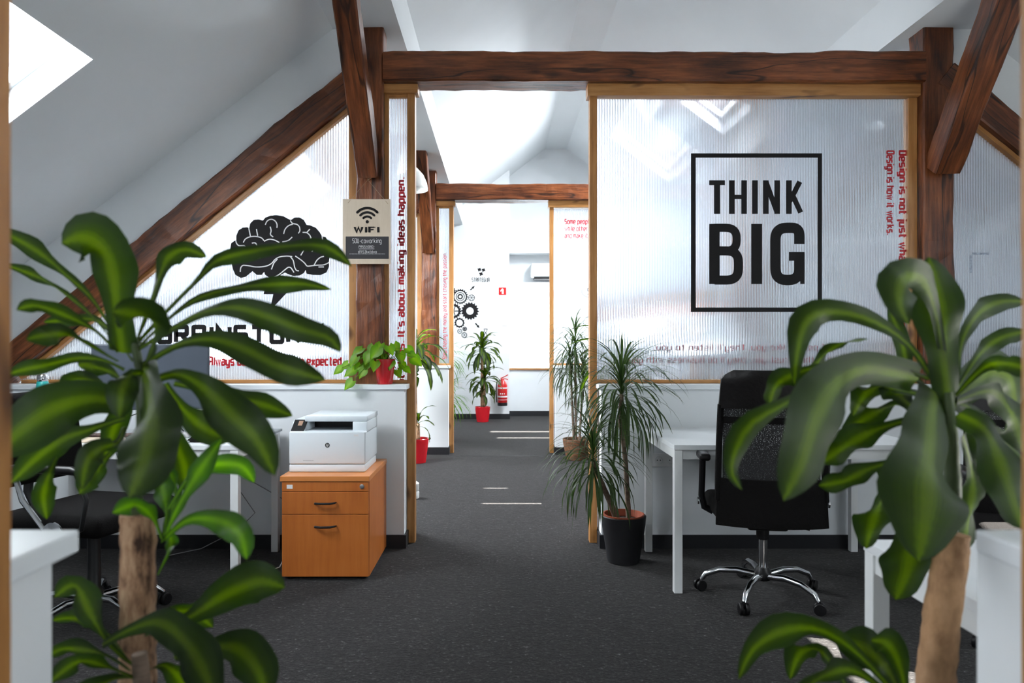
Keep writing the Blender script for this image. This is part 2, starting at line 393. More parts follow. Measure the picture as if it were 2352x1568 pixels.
# ------------------------------------------------------------------ timber and partitions
def beam(name, p0, p1, w, h, mat, label=None, cat=None, parent=None, rough=.004, cham=.008, roll=None, group=None):
    p0, p1 = Vector(p0), Vector(p1); Lh = (p1-p0).length; xx = (p1-p0).normalized()
    ref = Vector((0, 1, 0)) if abs(xx.y) < .9 else Vector((1, 0, 0))
    if roll is not None: ref = Vector(roll)
    yy = (ref-xx*ref.dot(xx)).normalized(); zz = xx.cross(yy)
    n = max(2, int(Lh/.06)); ring = [(-w/2+cham,-h/2),(0,-h/2),(w/2-cham,-h/2),(w/2,-h/2+cham),(w/2,0),(w/2,h/2-cham),(w/2-cham,h/2),(0,h/2),(-w/2+cham,h/2),(-w/2,h/2-cham),(-w/2,0),(-w/2,-h/2+cham)]
    me = bpy.data.meshes.new(name); vs = []; fs = []; k = len(ring)
    off = random.random()*50
    for i in range(n+1):
        x = Lh*i/n
        for (a, b) in ring:
            d = mnoise.noise(Vector((x*2.5+off, a*6, b*6)))*rough*1.6+mnoise.noise(Vector((x*11+off, a*25, b*25)))*rough*.8
            vs.append((x, a*(1+d/w*2), b*(1+d/h*2)))
    for i in range(n):
        for j in range(k):
            j2 = (j+1) % k; fs.append((i*k+j, i*k+j2, (i+1)*k+j2, (i+1)*k+j))
    fs.append(tuple(reversed(range(k)))); fs.append(tuple(n*k+j for j in range(k)))
    me.from_pydata(vs, [], fs); me.materials.append(mat)
    bm = bmesh.new(); bm.from_mesh(me); bmesh.ops.recalc_face_normals(bm, faces=bm.faces); bm.to_mesh(me); bm.free()
    o = bpy.data.objects.new(name, me); COL.objects.link(o)
    mw = Matrix((xx, yy, zz)).transposed().to_4x4(); mw.translation = p0
    if parent:
        o.parent = parent; mw.translation = p0-rootloc(parent)
    o.matrix_local = mw if parent else mw
    if not parent: o.matrix_world = mw
    if label: tag(o, label, cat, group or {'door_jamb': 'pine jambs of the openings', 'timber_post': 'timber posts', 'tie_beam': 'tie beams', 'rafter': 'rafters in the frames', 'knee_brace': 'knee braces'}.get(name))
    return o

def sheet(poly_top, xa, xb, z0, yc, parent):
    """ribbed translucent sheet between xa and xb, bottom z0, top given by poly_top(x)"""
    m = MB(); p = .0163; st = p/6; n = int((xb-xa)/st); vs = []; fs = []
    for i in range(n+1):
        x = xa+(xb-xa)*i/n; y = -.0016*abs(math.sin(math.pi*x/p)) ** .7
        zt = max(z0+.001, poly_top(x))
        vs += [(x, yc-.005+y, z0), (x, yc-.005+y, zt), (x, yc+.005, z0), (x, yc+.005, zt)]
    for i in range(n):
        a = 4*i; b = a+4
        fs += [(a, b, b+1, a+1), (a+2, a+3, b+3, b+2), (a+1, b+1, b+3, a+3), (a, a+2, b+2, b)]
    fs += [(0, 1, 3, 2), (4*n, 4*n+2, 4*n+3, 4*n+1)]
    m.add(vs, fs); o = m.build('ribbed_sheet', M['sheet'], parent, smooth='all')
    return o

# ---- lettering: stroke glyphs on a grid (cap height 10, x-height 7)
G = {'a':'0,7 4,7 4,0;4,4 0,4 0,0 4,0','b':'0,10 0,0 4,0 4,7 0,7','c':'4,7 0,7 0,0 4,0','d':'4,10 4,0 0,0 0,7 4,7','e':'0,3.5 4,3.5 4,7 0,7 0,0 4,0',
 'f':'3,10 1,10 1,0;0,7 3,7','g':'4,0 0,0 0,7 4,7 4,-3 0,-3','h':'0,10 0,0;0,7 4,7 4,0','i':'.5,7 .5,0;.5,9 .5,10.3','j':'1,7 1,-3 0,-3;1,9 1,10.3',
 'k':'0,10 0,0;0,3 3.6,7;1.2,4.2 4,0','l':'.5,10 .5,0','m':'0,0 0,7 3,7 3,0;3,7 6,7 6,0','n':'0,0 0,7 4,7 4,0','o':'0,0 4,0 4,7 0,7 z','p':'0,-3 0,7 4,7 4,0 0,0',
 'r':'0,0 0,7 3,7','s':'4,7 0,7 0,3.5 4,3.5 4,0 0,0','t':'1,10 1,0 3,0;0,7 3,7','u':'0,7 0,0 4,0 4,7','v':'0,7 2,0 4,7','w':'0,7 1.5,0 3,7 4.5,0 6,7',
 'x':'0,7 4,0;4,7 0,0','y':'0,7 0,0 4,0;4,7 4,-3 0,-3','A':'0,0 0,10 4,10 4,0;0,4.5 4,4.5','D':'0,0 0,10 4,10 4,0 z','I':'.5,0 .5,10','S':'4,10 0,10 0,5 4,5 4,0 0,0',
 'T':'2.5,10 2.5,0;0,10 5,10','B':'0,5 4,5 4,10 0,10 0,0 4,0 4,5','R':'0,0 0,10 4,10 4,5 0,5;2,5 4.3,0','N':'0,0 0,10 4.5,0 4.5,10','O':'0,0 4,0 4,10 0,10 z','M':'0,0 0,10 3,4 6,10 6,0',
 'W':'0,10 1.5,0 3,10 4.5,0 6,10','F':'0,0 0,10 4,10;0,5.3 3.4,5.3','G':'4,10 0,10 0,0 4,0 4,5 2,5','E':'4,10 0,10 0,0 4,0;0,5 3.5,5','J':'3,10 3,0 0,0','U':'0,10 0,0 4,0 4,10',
 'C':'4,10 0,10 0,0 4,0','P':'0,0 0,10 4,10 4,4.5 0,4.5','H':'0,0 0,10;4.2,0 4.2,10;0,5 4.2,5','K':'0,0 0,10;0,3.5 4.5,10;1.5,5.6 5,0','5':'4,10 0,10 0,5.5 4,5.5 4,0 0,0','3':'0,10 4,10 4,0 0,0;1,5 4,5',
 "'":'.5,10 .5,7.8','.':'.4,-.4 .4,.9',',':'.6,.9 .1,-1.6','-':'.5,4 3,4','"':'.5,10.5 2,12;3.5,10.5 2,12'}
def parse(g):
    out = []
    for pl in g.split(';'):
        cl = pl.endswith('z'); out.append(([tuple(float(a) for a in t.split(',')) for t in pl.replace(' z', '').split()], cl))
    return out
def rounded(pts, closed, r, seg=3):
    n = len(pts); out = []
    for i in range(n):
        if not closed and i in (0, n-1): out.append(pts[i]); continue
        p, a, b = Vector(pts[i]), Vector(pts[i-1]), Vector(pts[(i+1) % n])
        u, v = (a-p), (b-p); lim = min(r, u.length*.48, v.length*.48)
        if u.length < 1e-6 or v.length < 1e-6 or u.angle(v) < .9: out.append(tuple(p)); continue
        s, e = p+u.normalized()*lim, p+v.normalized()*lim
        for k in range(seg+1):
            t = k/seg; q = s*(1-t)**2+p*2*t*(1-t)+e*t*t; out.append(tuple(q))
    return out
def thick(pts, closed, w):
    """outline quads (2D) for a stroked polyline with mitred joints"""
    P2 = [Vector(p) for p in pts]; n = len(P2); L_, R_ = [], []
    for i in range(n):
        if closed: a, b = P2[i-1], P2[(i+1) % n]
        else: a, b = P2[max(i-1, 0)], P2[min(i+1, n-1)]
        d1 = (P2[i]-a); d2 = (b-P2[i])
        if d1.length < 1e-9: d1 = d2
        if d2.length < 1e-9: d2 = d1
        d1 = d1.normalized(); d2 = d2.normalized(); t = d1+d2
        t = t.normalized() if t.length > 1e-3 else d1
        nn = Vector((-t.y, t.x)); c = max(.45, nn.dot(Vector((-d1.y, d1.x))))
        L_.append(P2[i]+nn*w/2/c); R_.append(P2[i]-nn*w/2/c)
    return [(L_[i], L_[(i+1) % n], R_[(i+1) % n], R_[i]) for i in range(n if closed else n-1)]
def gwidth(ch): 
    if ch == ' ': return 3.2
    return max(p[0] for pl, _ in parse(G[ch]) for p in pl)
def text_quads(s, stroke, gap=2.4, r=1.0, slab=False, sxg=1):
    x = 0; out = []
    for ch in s:
        if ch == ' ': x += 3.6*sxg; continue
        for pts, cl in parse(G[ch]):
            q = [(p[0]*sxg+x, p[1]) for p in pts]
            out += thick(rounded(q, cl, r), cl, stroke)
            if slab:
                for p in ([q[0], q[-1]] if not cl else []):
                    if p[1] in (0, 10): out += thick([(p[0]-1.3, p[1]), (p[0]+1.3, p[1])], False, 1.3)
        x += gwidth(ch)*sxg+gap
    return out, x-gap
def put_quads(quads, fn, mb):
    for k, q in enumerate(quads):
        e = -((k+len(mb.f)) % 6)*3e-5
        mb.add([(v[0], v[1]+e, v[2]) for v in (fn(p) for p in q)], [(0, 1, 2, 3)])
def text(s, parent, name, mat, x, z, y, h, stroke=1.5, w=None, rot=0, mirror=False, gap=2.4, r=1.0, slab=False, sxg=1, label=None):
    """lower-left corner (x,z) of the line, cap height h, total length w (fits), rot: 0 level, 1 upwards, -1 downwards"""
    q, tw = text_quads(s, stroke, gap, r, slab, sxg); sy = h/10; sx = (w/tw) if w else sy
    def fn(p):
        a, b = p[0]*sx, p[1]*sy
        if mirror: a = -a
        if rot == 1: return (x-b, y, z+a)
        if rot == -1: return (x+b, y, z-a)
        return (x+a, y, z+b)
    mb = MB(); put_quads(q, fn, mb); o = mb.build(name, mat, parent)
    if label: o['label'] = label
    return o
def strokes2d(lines, fn, w, mb, closed=False):
    for l in lines: put_quads(thick(l, closed, w), fn, mb)

JF = 4.395                                           # front face of the pine frames in the middle partition
def lowwall(y, side, idx):
    a, b = (X0, -.575) if side == 'left' else ((.60 if idx else .630), X1)
    nm = ['near', 'middle', 'far'][idx]
    o = struct(MB().box(a, b, y+4.28, y+(4.65 if side == 'right' and not idx else 4.62), 0, .945), 'wall_%s_%s' % (nm, side), M['wall'])
    ex = (a, b+.018) if side == 'left' else (a-(.018 if idx else .003), b)
    MB().rbox(ex[0], ex[1], y+4.265, y+4.65, .945, .974, .003).build('cap', M['cap'], o)
    bx = (a, b+.012) if side == 'left' else (a-.012, b)
    struct(MB().box(bx[0], bx[1], y+4.268, y+4.632, 0, .08), 'baseboard_%s_%s' % (nm, side), M['base'])
OFF = [-3.70, 0, 3.60]
for k, y in enumerate(OFF):
    for s in ('left', 'right'): lowwall(y, s, k)
where = ['of the nearest opening beside the camera', 'of the middle partition opening', 'of the far partition opening']
for k, y in enumerate(OFF):
    for s, xa, xb in ((('left', -.573, -.525), ('right', .545, .59)) if k else (('left', -.568, -.520), ('right', .553, .66))):
        beam('door_jamb', ((xa+xb)/2, y+JF+.035, 0), ((xa+xb)/2, y+JF+.035, 2.745), .07, xb-xa, M['pine'],
             'varnished pine jamb post on the %s side %s' % (s, where[k]), 'jamb', rough=.0008, cham=.002)

def raf(x): return 2.859+.816*(x+.963)               # rafter upper edge
def rafR(x): return raf(mir(x))
yP = JF+.035
for k, y in enumerate(OFF):
    if k == 0: continue
    wd = ['', 'middle', 'far'][k]
    pl = beam('timber_post', (-.795, y+4.43, .974), (-.795, y+4.43, 3.13), .17, .165, M['timber'], 'old brown timber post left of the opening in the %s frame' % wd, 'post', rough=.006)
    beam('timber_post', (2.655, y+4.43, .974), (2.655, y+4.43, 3.13), .17, .19, M['timber'], 'old brown timber post at the right end of the %s tie beam' % wd, 'post', rough=.006)
    beam('tie_beam', (-.71, y+4.42, 2.893), (2.56, y+4.42, 2.888), .19, .178, M['timber'], 'long cracked brown tie beam across the top of the %s frame' % wd, 'beam', rough=.006)
    # rafters, frontal
    u = Vector((1, 0, .816)).normalized(); nrm = Vector((-.816, 0, 1)).normalized()
    a = Vector((-.89, y+4.42, raf(-.89)))-nrm*.085; b = Vector((-3.75, y+4.42, raf(-3.75)))-nrm*.085
    beam('rafter', b, a, .16, .17, M['timber'], 'sloping hewn brown rafter on the left side of the %s frame' % wd, 'rafter', rough=.007)
    beam('rafter', (mir(b.x), b.y, b.z), (mir(a.x), a.y, a.z), .16, .17, M['timber'], 'sloping hewn brown rafter on the right side of the %s frame' % wd, 'rafter', rough=.007)
    # knee braces leaning towards the camera
    beam('knee_brace', (-.80, y+4.34, 2.25), (-.80, y+3.53, 3.22), .122, .13, M['timber'], 'slanting knee brace against the left post of the %s frame' % wd, 'brace', rough=.004, roll=(1, 0, 0))
    beam('knee_brace', (2.66, y+4.33, 2.27), (2.66, y+3.66, 3.22), .16, .15, M['timber'], 'slanting knee brace against the right post of the %s frame' % wd, 'brace', rough=.004, roll=(1, 0, 0))
    # white infill between rafter and roof
    for s in (0, 1):
        pts = [(-.87, 3.13), (-1.02, 3.13), (-3.9, roofL(-3.9)), (-3.9, raf(-3.9)), (-.87, raf(-.87))]
        if s: pts = [(mir(p[0]), p[1]) for p in pts]
        struct(MB().poly(pts, y+4.37, y+4.47), 'wall_gable_%s_%s' % (wd, 'right' if s else 'left'), M['wall'])
    # triangular panels
    for s in (0, 1):
        f = (lambda x: x) if not s else mir
        slo = (lambda x: raf(x)-.218-.03) if not s else (lambda x: rafR(x)-.218-.03)
        xi = -.93 if not s else mir(-.905); xo = -.963-(raf(-.963)-.248-1.0)/.816
        if s: xo = mir(xo)
        rt = empty('ribbed_panel', (f(-1.5), y+yP, .974), ('sloped %s ribbed translucent panel %s' % (('left' if not s else 'right'), 'with the black brain drawing' if (k == 1 and not s) else 'with two strips of silver tape' if (k == 1) else 'of the far frame, under its rafter')), 'panel')
        sheet(slo, min(xi, xo), max(xi, xo), .995, y+yP, rt)
        w0 = -.88 if not s else mir(-.885)
        beam('stile', ((xi+w0)/2, y+yP, .975), ((xi+w0)/2, y+yP, slo(xi)+.04), .06, abs(w0-xi), M['pine'], parent=rt, rough=.0008, cham=.002)
        beam('bottom_rail', (xo, y+yP, .986), (xi, y+yP, .986), .06, .022, M['pine'], parent=rt, rough=.0005, cham=.002)
        beam('sloped_rail', (xo, y+yP-.01, 1.0+.012), (xi, y+yP-.01, slo(xi)+.012), .07, .026, M['pine'], parent=rt, rough=.0005, cham=.002)
        if k == 1 and not s: brain = rt
        if k == 1 and s: tapep = rt
    # narrow panel left of opening
    rt = empty('ribbed_panel', (-.63, y+yP, .974), 'narrow ribbed translucent panel with upright red lettering in the %s frame' % wd, 'panel')
    sheet(lambda x: 2.725, -.685, -.573, .995, y+yP, rt)
    beam('stile', (-.705, y+yP, .975), (-.705, y+yP, 2.745), .06, .04, M['pine'], parent=rt, rough=.0008, cham=.002)
    beam('top_rail', (-.685, y+yP, 2.735), (-.573, y+yP, 2.735), .06, .02, M['pine'], parent=rt, rough=.0005, cham=.002)
    beam('bottom_rail', (-.685, y+yP, .985), (-.573, y+yP, .985), .06, .02, M['pine'], parent=rt, rough=.0005, cham=.002)
    beam('head_plank', (-.727, y+yP-.01, 2.772), (-.505, y+yP-.01, 2.772), .10, .052, M['pine'], parent=rt, rough=.0008, cham=.002)
    narrow = rt
    if k == 1: text("It's not about ideas. It's about making ideas happen.", rt, 'lettering', M['red'], (926-VX)/F*4.38, H-(1018-VY)/F*4.385, y+yP-.009, .040, 2.3, w=(1018-406)/F*4.385, rot=1, label='red upright lettering')
    else: text('Stop chasing the money and start chasing the passion.', rt, 'lettering', M['red'], (1024.5-VX)/F*7.98, H-(824-VY)/F*7.98, y+yP-.009, .040, 1.5, w=(824-580)/F*7.98, rot=1, label='red upright lettering')
    # wide panel right of opening
    rt = empty('ribbed_panel', (1.55, y+yP, .974), 'wide ribbed translucent panel with black THINK BIG lettering' if k == 1 else 'wide ribbed translucent panel with three red lines in the far frame', 'panel')
    sheet(lambda x: 2.722, .592, 2.50, .995, y+yP, rt)
    beam('stile', (2.525, y+yP, .975), (2.525, y+yP, 2.722), .06, .055, M['pine'], parent=rt, rough=.0008, cham=.002)
    beam('bottom_rail', (.59, y+yP, .986), (2.50, y+yP, .986), .06, .022, M['pine'], parent=rt, rough=.0005, cham=.002)
    beam('head_plank', (.53, y+yP-.01, 2.765), (2.555, y+yP-.01, 2.765), .10, .075, M['pine'], parent=rt, rough=.0008, cham=.002)
    if k == 1: big = rt
    else: some = rt

# ---- graphics on the panels; qx/qz turn the photographed position on the panel plane into metres on the panel
YA = JF+.035-.0085
def qp(px, py, d=YA): v = P(px, py, d); return (v.x, v.y, v.z)
# THINK BIG
m = MB()
for a, b, c, d in ((1587, 352, 1888, 362), (1587, 706, 1888, 716), (1587, 362, 1598, 706), (1878, 362, 1888, 706)):
    m.add([qp(a, b), qp(c, b), qp(c, d), qp(a, d)], [(0, 1, 2, 3)])
m.build('square_outline', M['ink'], big, kind=None)
m = MB(); f2 = lambda p: qp(p[0], p[1])
KK = [0]
def st(pts, w, closed=False, r=0):
    KK[0] += 1; e_ = KK[0]*2.5e-5
    for q in thick(rounded(pts, closed, r, 6) if r else pts, closed, w):
        m.add([(v[0], v[1]-e_, v[2]) for v in (f2(p) for p in q)], [(0, 1, 2, 3)])
T0, T1 = 414, 491
st([(1629, 419.5), (1665, 419.5)], 11); st([(1647, T0), (1647, T1)], 14)
st([(1681, T0), (1681, T1)], 13); st([(1709, T0), (1709, T1)], 13); st([(1681, 452), (1709, 452)], 10)
st([(1734, T0), (1734, T1)], 13)
st([(1759, T0), (1759, T1)], 13); st([(1785, T0), (1785, T1)], 13); st([(1759, T0+3), (1785, T1-3)], 12)
st([(1812, T0), (1812, T1)], 13); st([(1837, T0+3), (1814, 462)], 12); st([(1820, 447), (1839, T1-3)], 12)
B0, B1 = 514, 652
st([(1641, B0), (1641, B1)], 24)
st([(1641, 523), (1692, 523), (1692, 576), (1641, 576)], 19, r=27); st([(1641, 576), (1696, 576), (1696, 643), (1641, 643)], 21, r=30)
st([(1738, B0), (1738, B1)], 25)
st([(1836, 560), (1836, 523), (1781, 523), (1781, 643), (1836, 643), (1836, 590)], 24, r=29); st([(1812, 588.5), (1848, 588.5)], 20); st([(1843, 588), (1843, B1)], 10)
m.build('think_big_lettering', M['ink'], big)
text('Design is not just what it looks like.', big, 'lettering', M['red'], (2066-VX)/F*YA, H-(347-VY)/F*YA, YA, .042, 2.3, w=(757-347)/F*YA, rot=-1, label='red lettering running downwards, right line')
text('Design is how it works.', big, 'lettering', M['red'], (2037.5-VX)/F*YA, H-(347-VY)/F*YA, YA, .042, 2.3, w=(538-347)/F*YA, rot=-1, label='red lettering running downwards, left line')
YB = JF+.035+.0062
text("If people like you, they'll listen to you,", big, 'mirrored_lettering', M['red'], (1900-VX)/F*YB, H-(803-VY)/F*YB, YB, .036, 1.5, w=(1900-1503)/F*YB, mirror=True, label='red reversed lettering on the back of the sheet')
text("but if they trust you, they'll do business with you.", big, 'mirrored_lettering', M['red'], (1930-VX)/F*YB, H-(832-VY)/F*YB, YB, .036, 1.5, w=(1930-1440)/F*YB, mirror=True, label='lower red reversed line on the back of the sheet')
# brain
def zc(p): return qp(340+p[0]/3.563, 460+p[1]/3.563)
OUT = [(670,410),(680,350),(705,332),(722,325),(722,290),(740,245),(775,222),(812,220),(828,228),(835,190),(865,160),(905,155),(940,165),(960,140),(1000,125),(1050,120),(1110,130),(1155,155),(1170,160),(1200,140),(1240,140),(1275,160),(1297,200),(1330,205),(1375,225),(1405,260),(1425,295),(1455,300),(1475,340),(1470,375),(1485,410),(1488,450),(1480,510),(1482,540),(1460,590),(1410,612),(1350,610),(1297,600),(1290,570),(1275,595),(1240,615),(1190,618),(1150,605),(1120,590),(1060,625),(1000,636),(960,610),(950,585),(930,610),(890,610),(855,580),(830,600),(800,625),(760,635),(715,610),(695,565),(685,520),(688,490),(672,450)]
def flatpoly(mb, pts, fn):
    b = len(mb.v); mb.v += [Vector(fn(p)) for p in pts]
    for t in tessellate_polygon([[Vector((p[0], p[1], 0)) for p in pts]]): mb.f.append(tuple(b+i for i in t))
m = MB(); flatpoly(m, OUT, zc)
flatpoly(m, [(1060,610),(1160,625),(1120,740),(1150,742),(995,905),(1025,768),(945,768),(975,655),(1000,650)], zc)
dr = m.build('brain_drawing', M['ink'], brain)
LN = [[(825,228),(832,262),(838,292)],[(780,345),(795,315),(830,298),(880,293),(930,305),(950,330)],[(888,235),(892,260),(898,290)],
[(960,200),(975,165),(1010,152),(1040,165),(1058,195),(1055,225)],[(1000,215),(1010,250),(998,280),(1025,300)],[(1165,165),(1180,190),(1220,195),(1240,215),(1245,250),(1230,270)],
[(1110,275),(1120,235),(1150,205),(1185,195)],[(1265,262),(1300,262),(1325,285),(1335,310)],[(1300,262),(1325,235)],[(720,330),(722,348),(740,372),(790,370),(800,385)],
[(850,350),(880,345),(895,375),(890,395)],[(950,335),(990,315),(1040,325),(1075,345)],[(755,585),(758,550),(775,530),(830,535),(870,545),(930,545),(980,535),(1015,515),(1040,480),(1080,460),(1140,455),(1180,460)],
[(1010,565),(1030,510),(1060,480)],[(1165,460),(1190,490),(1200,550),(1215,575),(1235,577)],[(1205,455),(1250,485),(1285,515),(1300,540),(1380,530),(1440,530),(1482,508)],
[(1010,640),(1070,610),(1130,560),(1150,545),(1170,550),(1195,590)],[(1360,530),(1380,490),(1410,465),(1440,458)],[(1340,420),(1365,395),(1385,380),(1420,385)],[(1425,292),(1430,330),(1445,360)],[(1395,545),(1440,545)],
[(1100,340),(1150,330),(1180,300)],[(1000,420),(1050,400),(1100,410),(1140,390)],[(850,470),(900,440),(950,450)],[(1250,330),(1290,350),(1280,400),(1250,450)],[(680,455),(740,450),(790,480),(850,475),(920,470)]]
m = MB()
for l in LN: put_quads(thick(rounded(l, False, 25, 4), False, 9), lambda p: (lambda v: (v[0], v[1]-.001, v[2]))(zc(p)), m)
m.build('brain_folds', M['cream'], dr)
text('BRAINSTORM', brain, 'lettering', M['ink'], (366-VX)/F*YA, H-(785-VY)/F*YA, YA, .092, 3.1, w=(739-366)/F*YA, gap=4.2, sxg=1.9, r=.7)
text('Always deliver more than expected', brain, 'lettering', M['red'], (481-VX)/F*YA, H-(838-VY)/F*YA, YA, .048, 2.5, w=(783-481)/F*YA, label='red lettering')
# tape on the right panel
m = MB(); m.add([qp(2233, 580), qp(2272, 580), qp(2272, 585), qp(2233, 585)], [(0,1,2,3)]); m.add([qp(2227, 585), qp(2233, 585), qp(2233, 627), qp(2227, 627)], [(0,1,2,3)])
m.build('silver_tape', M['tape'], tapep)
text("you", tapep, 'mirrored_lettering', M['red'], (2260-VX)/F*YB, H-(832-VY)/F*YB, YB, .036, 1.5, mirror=True, label='red reversed lettering')
# far wide panel
YC = YA+3.60; YCC = YC
for i, s in enumerate(('Some people', 'while other', 'and make it')):
    text(s, some, 'lettering', M['red'], (1297.5-VX)/F*YC, H-(514+i*16-VY)/F*YC, YC, .052, 2.0, w=(1297.5+(60, 52, 52)[i]-1297.5)/F*YC, label='red lettering')
m = MB()
for cx, cy, rx, ry in ((1362, 669, 26, 15), (1364, 740, 24, 16)):
    pts = [(cx+rx*math.cos(a*math.pi/12), cy+ry*math.sin(a*math.pi/12)) for a in range(24)]
    put_quads(thick(pts, True, 1), lambda p: qp(p[0], p[1], YC), m)
put_quads(thick([(1356, 662), (1350, 662), (1350, 668), (1356, 670), (1355, 676), (1349, 675)], False, 1.6), lambda p: qp(p[0], p[1], YC), m)
put_quads(thick([(1333, 776), (1352, 769)], False, .8), lambda p: qp(p[0], p[1], YC), m)
m.build('speech_bubble_sketch', M['ink'], some)

# ------------------------------------------------------------------ plants
def leaf(mb, pts, width, roll=0.0, fold=.18, wave=.0, base=.18, seg=18, side=None):
    """pts: 3-D spine; width in metres; blade is widest around the middle"""
    pts = [Vector(p) for p in pts]
    def cr(t):
        n = len(pts)-1; f = t*n; i = min(int(f), n-1); u = f-i
        p0 = pts[max(i-1, 0)]; p1 = pts[i]; p2 = pts[i+1]; p3 = pts[min(i+2, n)]
        return .5*((2*p1)+(p2-p0)*u+(2*p0-5*p1+4*p2-p3)*u*u+(3*p1-p0-3*p2+p3)*u**3)
    K = (-1, -.55, 0, .55, 1); b = len(mb.v); ph = random.random()*6
    for i in range(seg+1):
        t = i/seg; p = cr(t); tg = (cr(min(1, t+.02))-cr(max(0, t-.02))).normalized()
        ref = side if side is not None else Vector((0, 1, 0))
        wv = tg.cross(ref); 
        if wv.length < .05: wv = tg.orthogonal()
        wv.normalize(); nn = wv.cross(tg).normalized()
        ang = roll+wave*.25*math.sin(ph+t*7)
        w2 = wv*math.cos(ang)+nn*math.sin(ang); n2 = w2.cross(tg)
        g = (base+(1-base)*(.5-.5*math.cos(min(1, t/.64)*math.pi))**1.5) if t < .64 else 1-((t-.64)/.36)**2.2
        hw = width/2*max(g, .01)
        for k in K:
            e = abs(k); off = n2*(fold*hw*e)+n2*(wave*hw*.35*math.sin(ph+k*2+t*16)*e)
            mb.v.append(p+w2*(hw*k)+off); mb.uv[len(mb.v)-1] = ((k+1)/2, t)
    n = len(K)
    for i in range(seg):
        for j in range(n-1): a = b+i*n+j; mb.f.append((a, a+1, a+n+1, a+n))
def pleaf(mb, px, wpx, d0, d1, roll=0.0, **k):
    n = len(px)-1; pts = []
    for i, (x, y) in enumerate(px):
        t = i/n; d = d0+(d1-d0)*math.sin(t*math.pi/2); pts.append(P(x, y, d))
    leaf(mb, pts, 1.12*wpx/F*(d0+d1)/2, roll, wave=k.pop('wave', .9 if wpx < 90 else .45), base=.55 if wpx > 96 else .2, **k)

def trunk(pts, r, name, mat, parent, lump=.08, n=16):
    m = MB(); pts = [Vector(p) for p in pts]; out = []; R = []
    N_ = 40
    for i in range(N_+1):
        f = i/N_*(len(pts)-1); j = min(int(f), len(pts)-2); u = f-j
        out.append(pts[j].lerp(pts[j+1], u)); rr = r[j]*(1-u)+r[j+1]*u if isinstance(r, list) else r
        R.append(rr*(1+lump*mnoise.noise(Vector((i*.7, rr*100, 3)))))
    m.tube(out, R, n)
    for i, v in enumerate(m.v):
        c = out[i//n]; d = v-c
        m.v[i] = c+d*(1+lump*mnoise.noise(v*35))
    return m.build(name, mat, parent, smooth=True)
def pot(parent, c, rt, rb, h, mat, name='pot', rim=.01, liner=None):
    x, y, z = c
    m = MB().lathe([(rb*.9, z), (rb, z+.004), (rt*.97, z+h*.8), (rt, z+h-.004), (rt-.003, z+h), (rt-rim, z+h-.002), (rt-rim-.004, z+h-.04)], (x, y, 0), 40)
    m.build(name, mat, parent, smooth=True)
    if liner: MB().lathe([(rt-rim*1.6, z+h-.04), (rt-rim, z+h+.006), (rt-rim-.008, z+h+.006), (rt-rim-.014, z+h-.03)], (x, y, 0), 40, cap=False).build('liner', liner, parent, smooth=True)
    MB().lathe([(rt-rim-.004, z+h-.035), (rt*.5, z+h-.028), (.003, z+h-.022)], (x, y, 0), 24, cap=True).build('soil', M['soil'], parent, smooth=True)

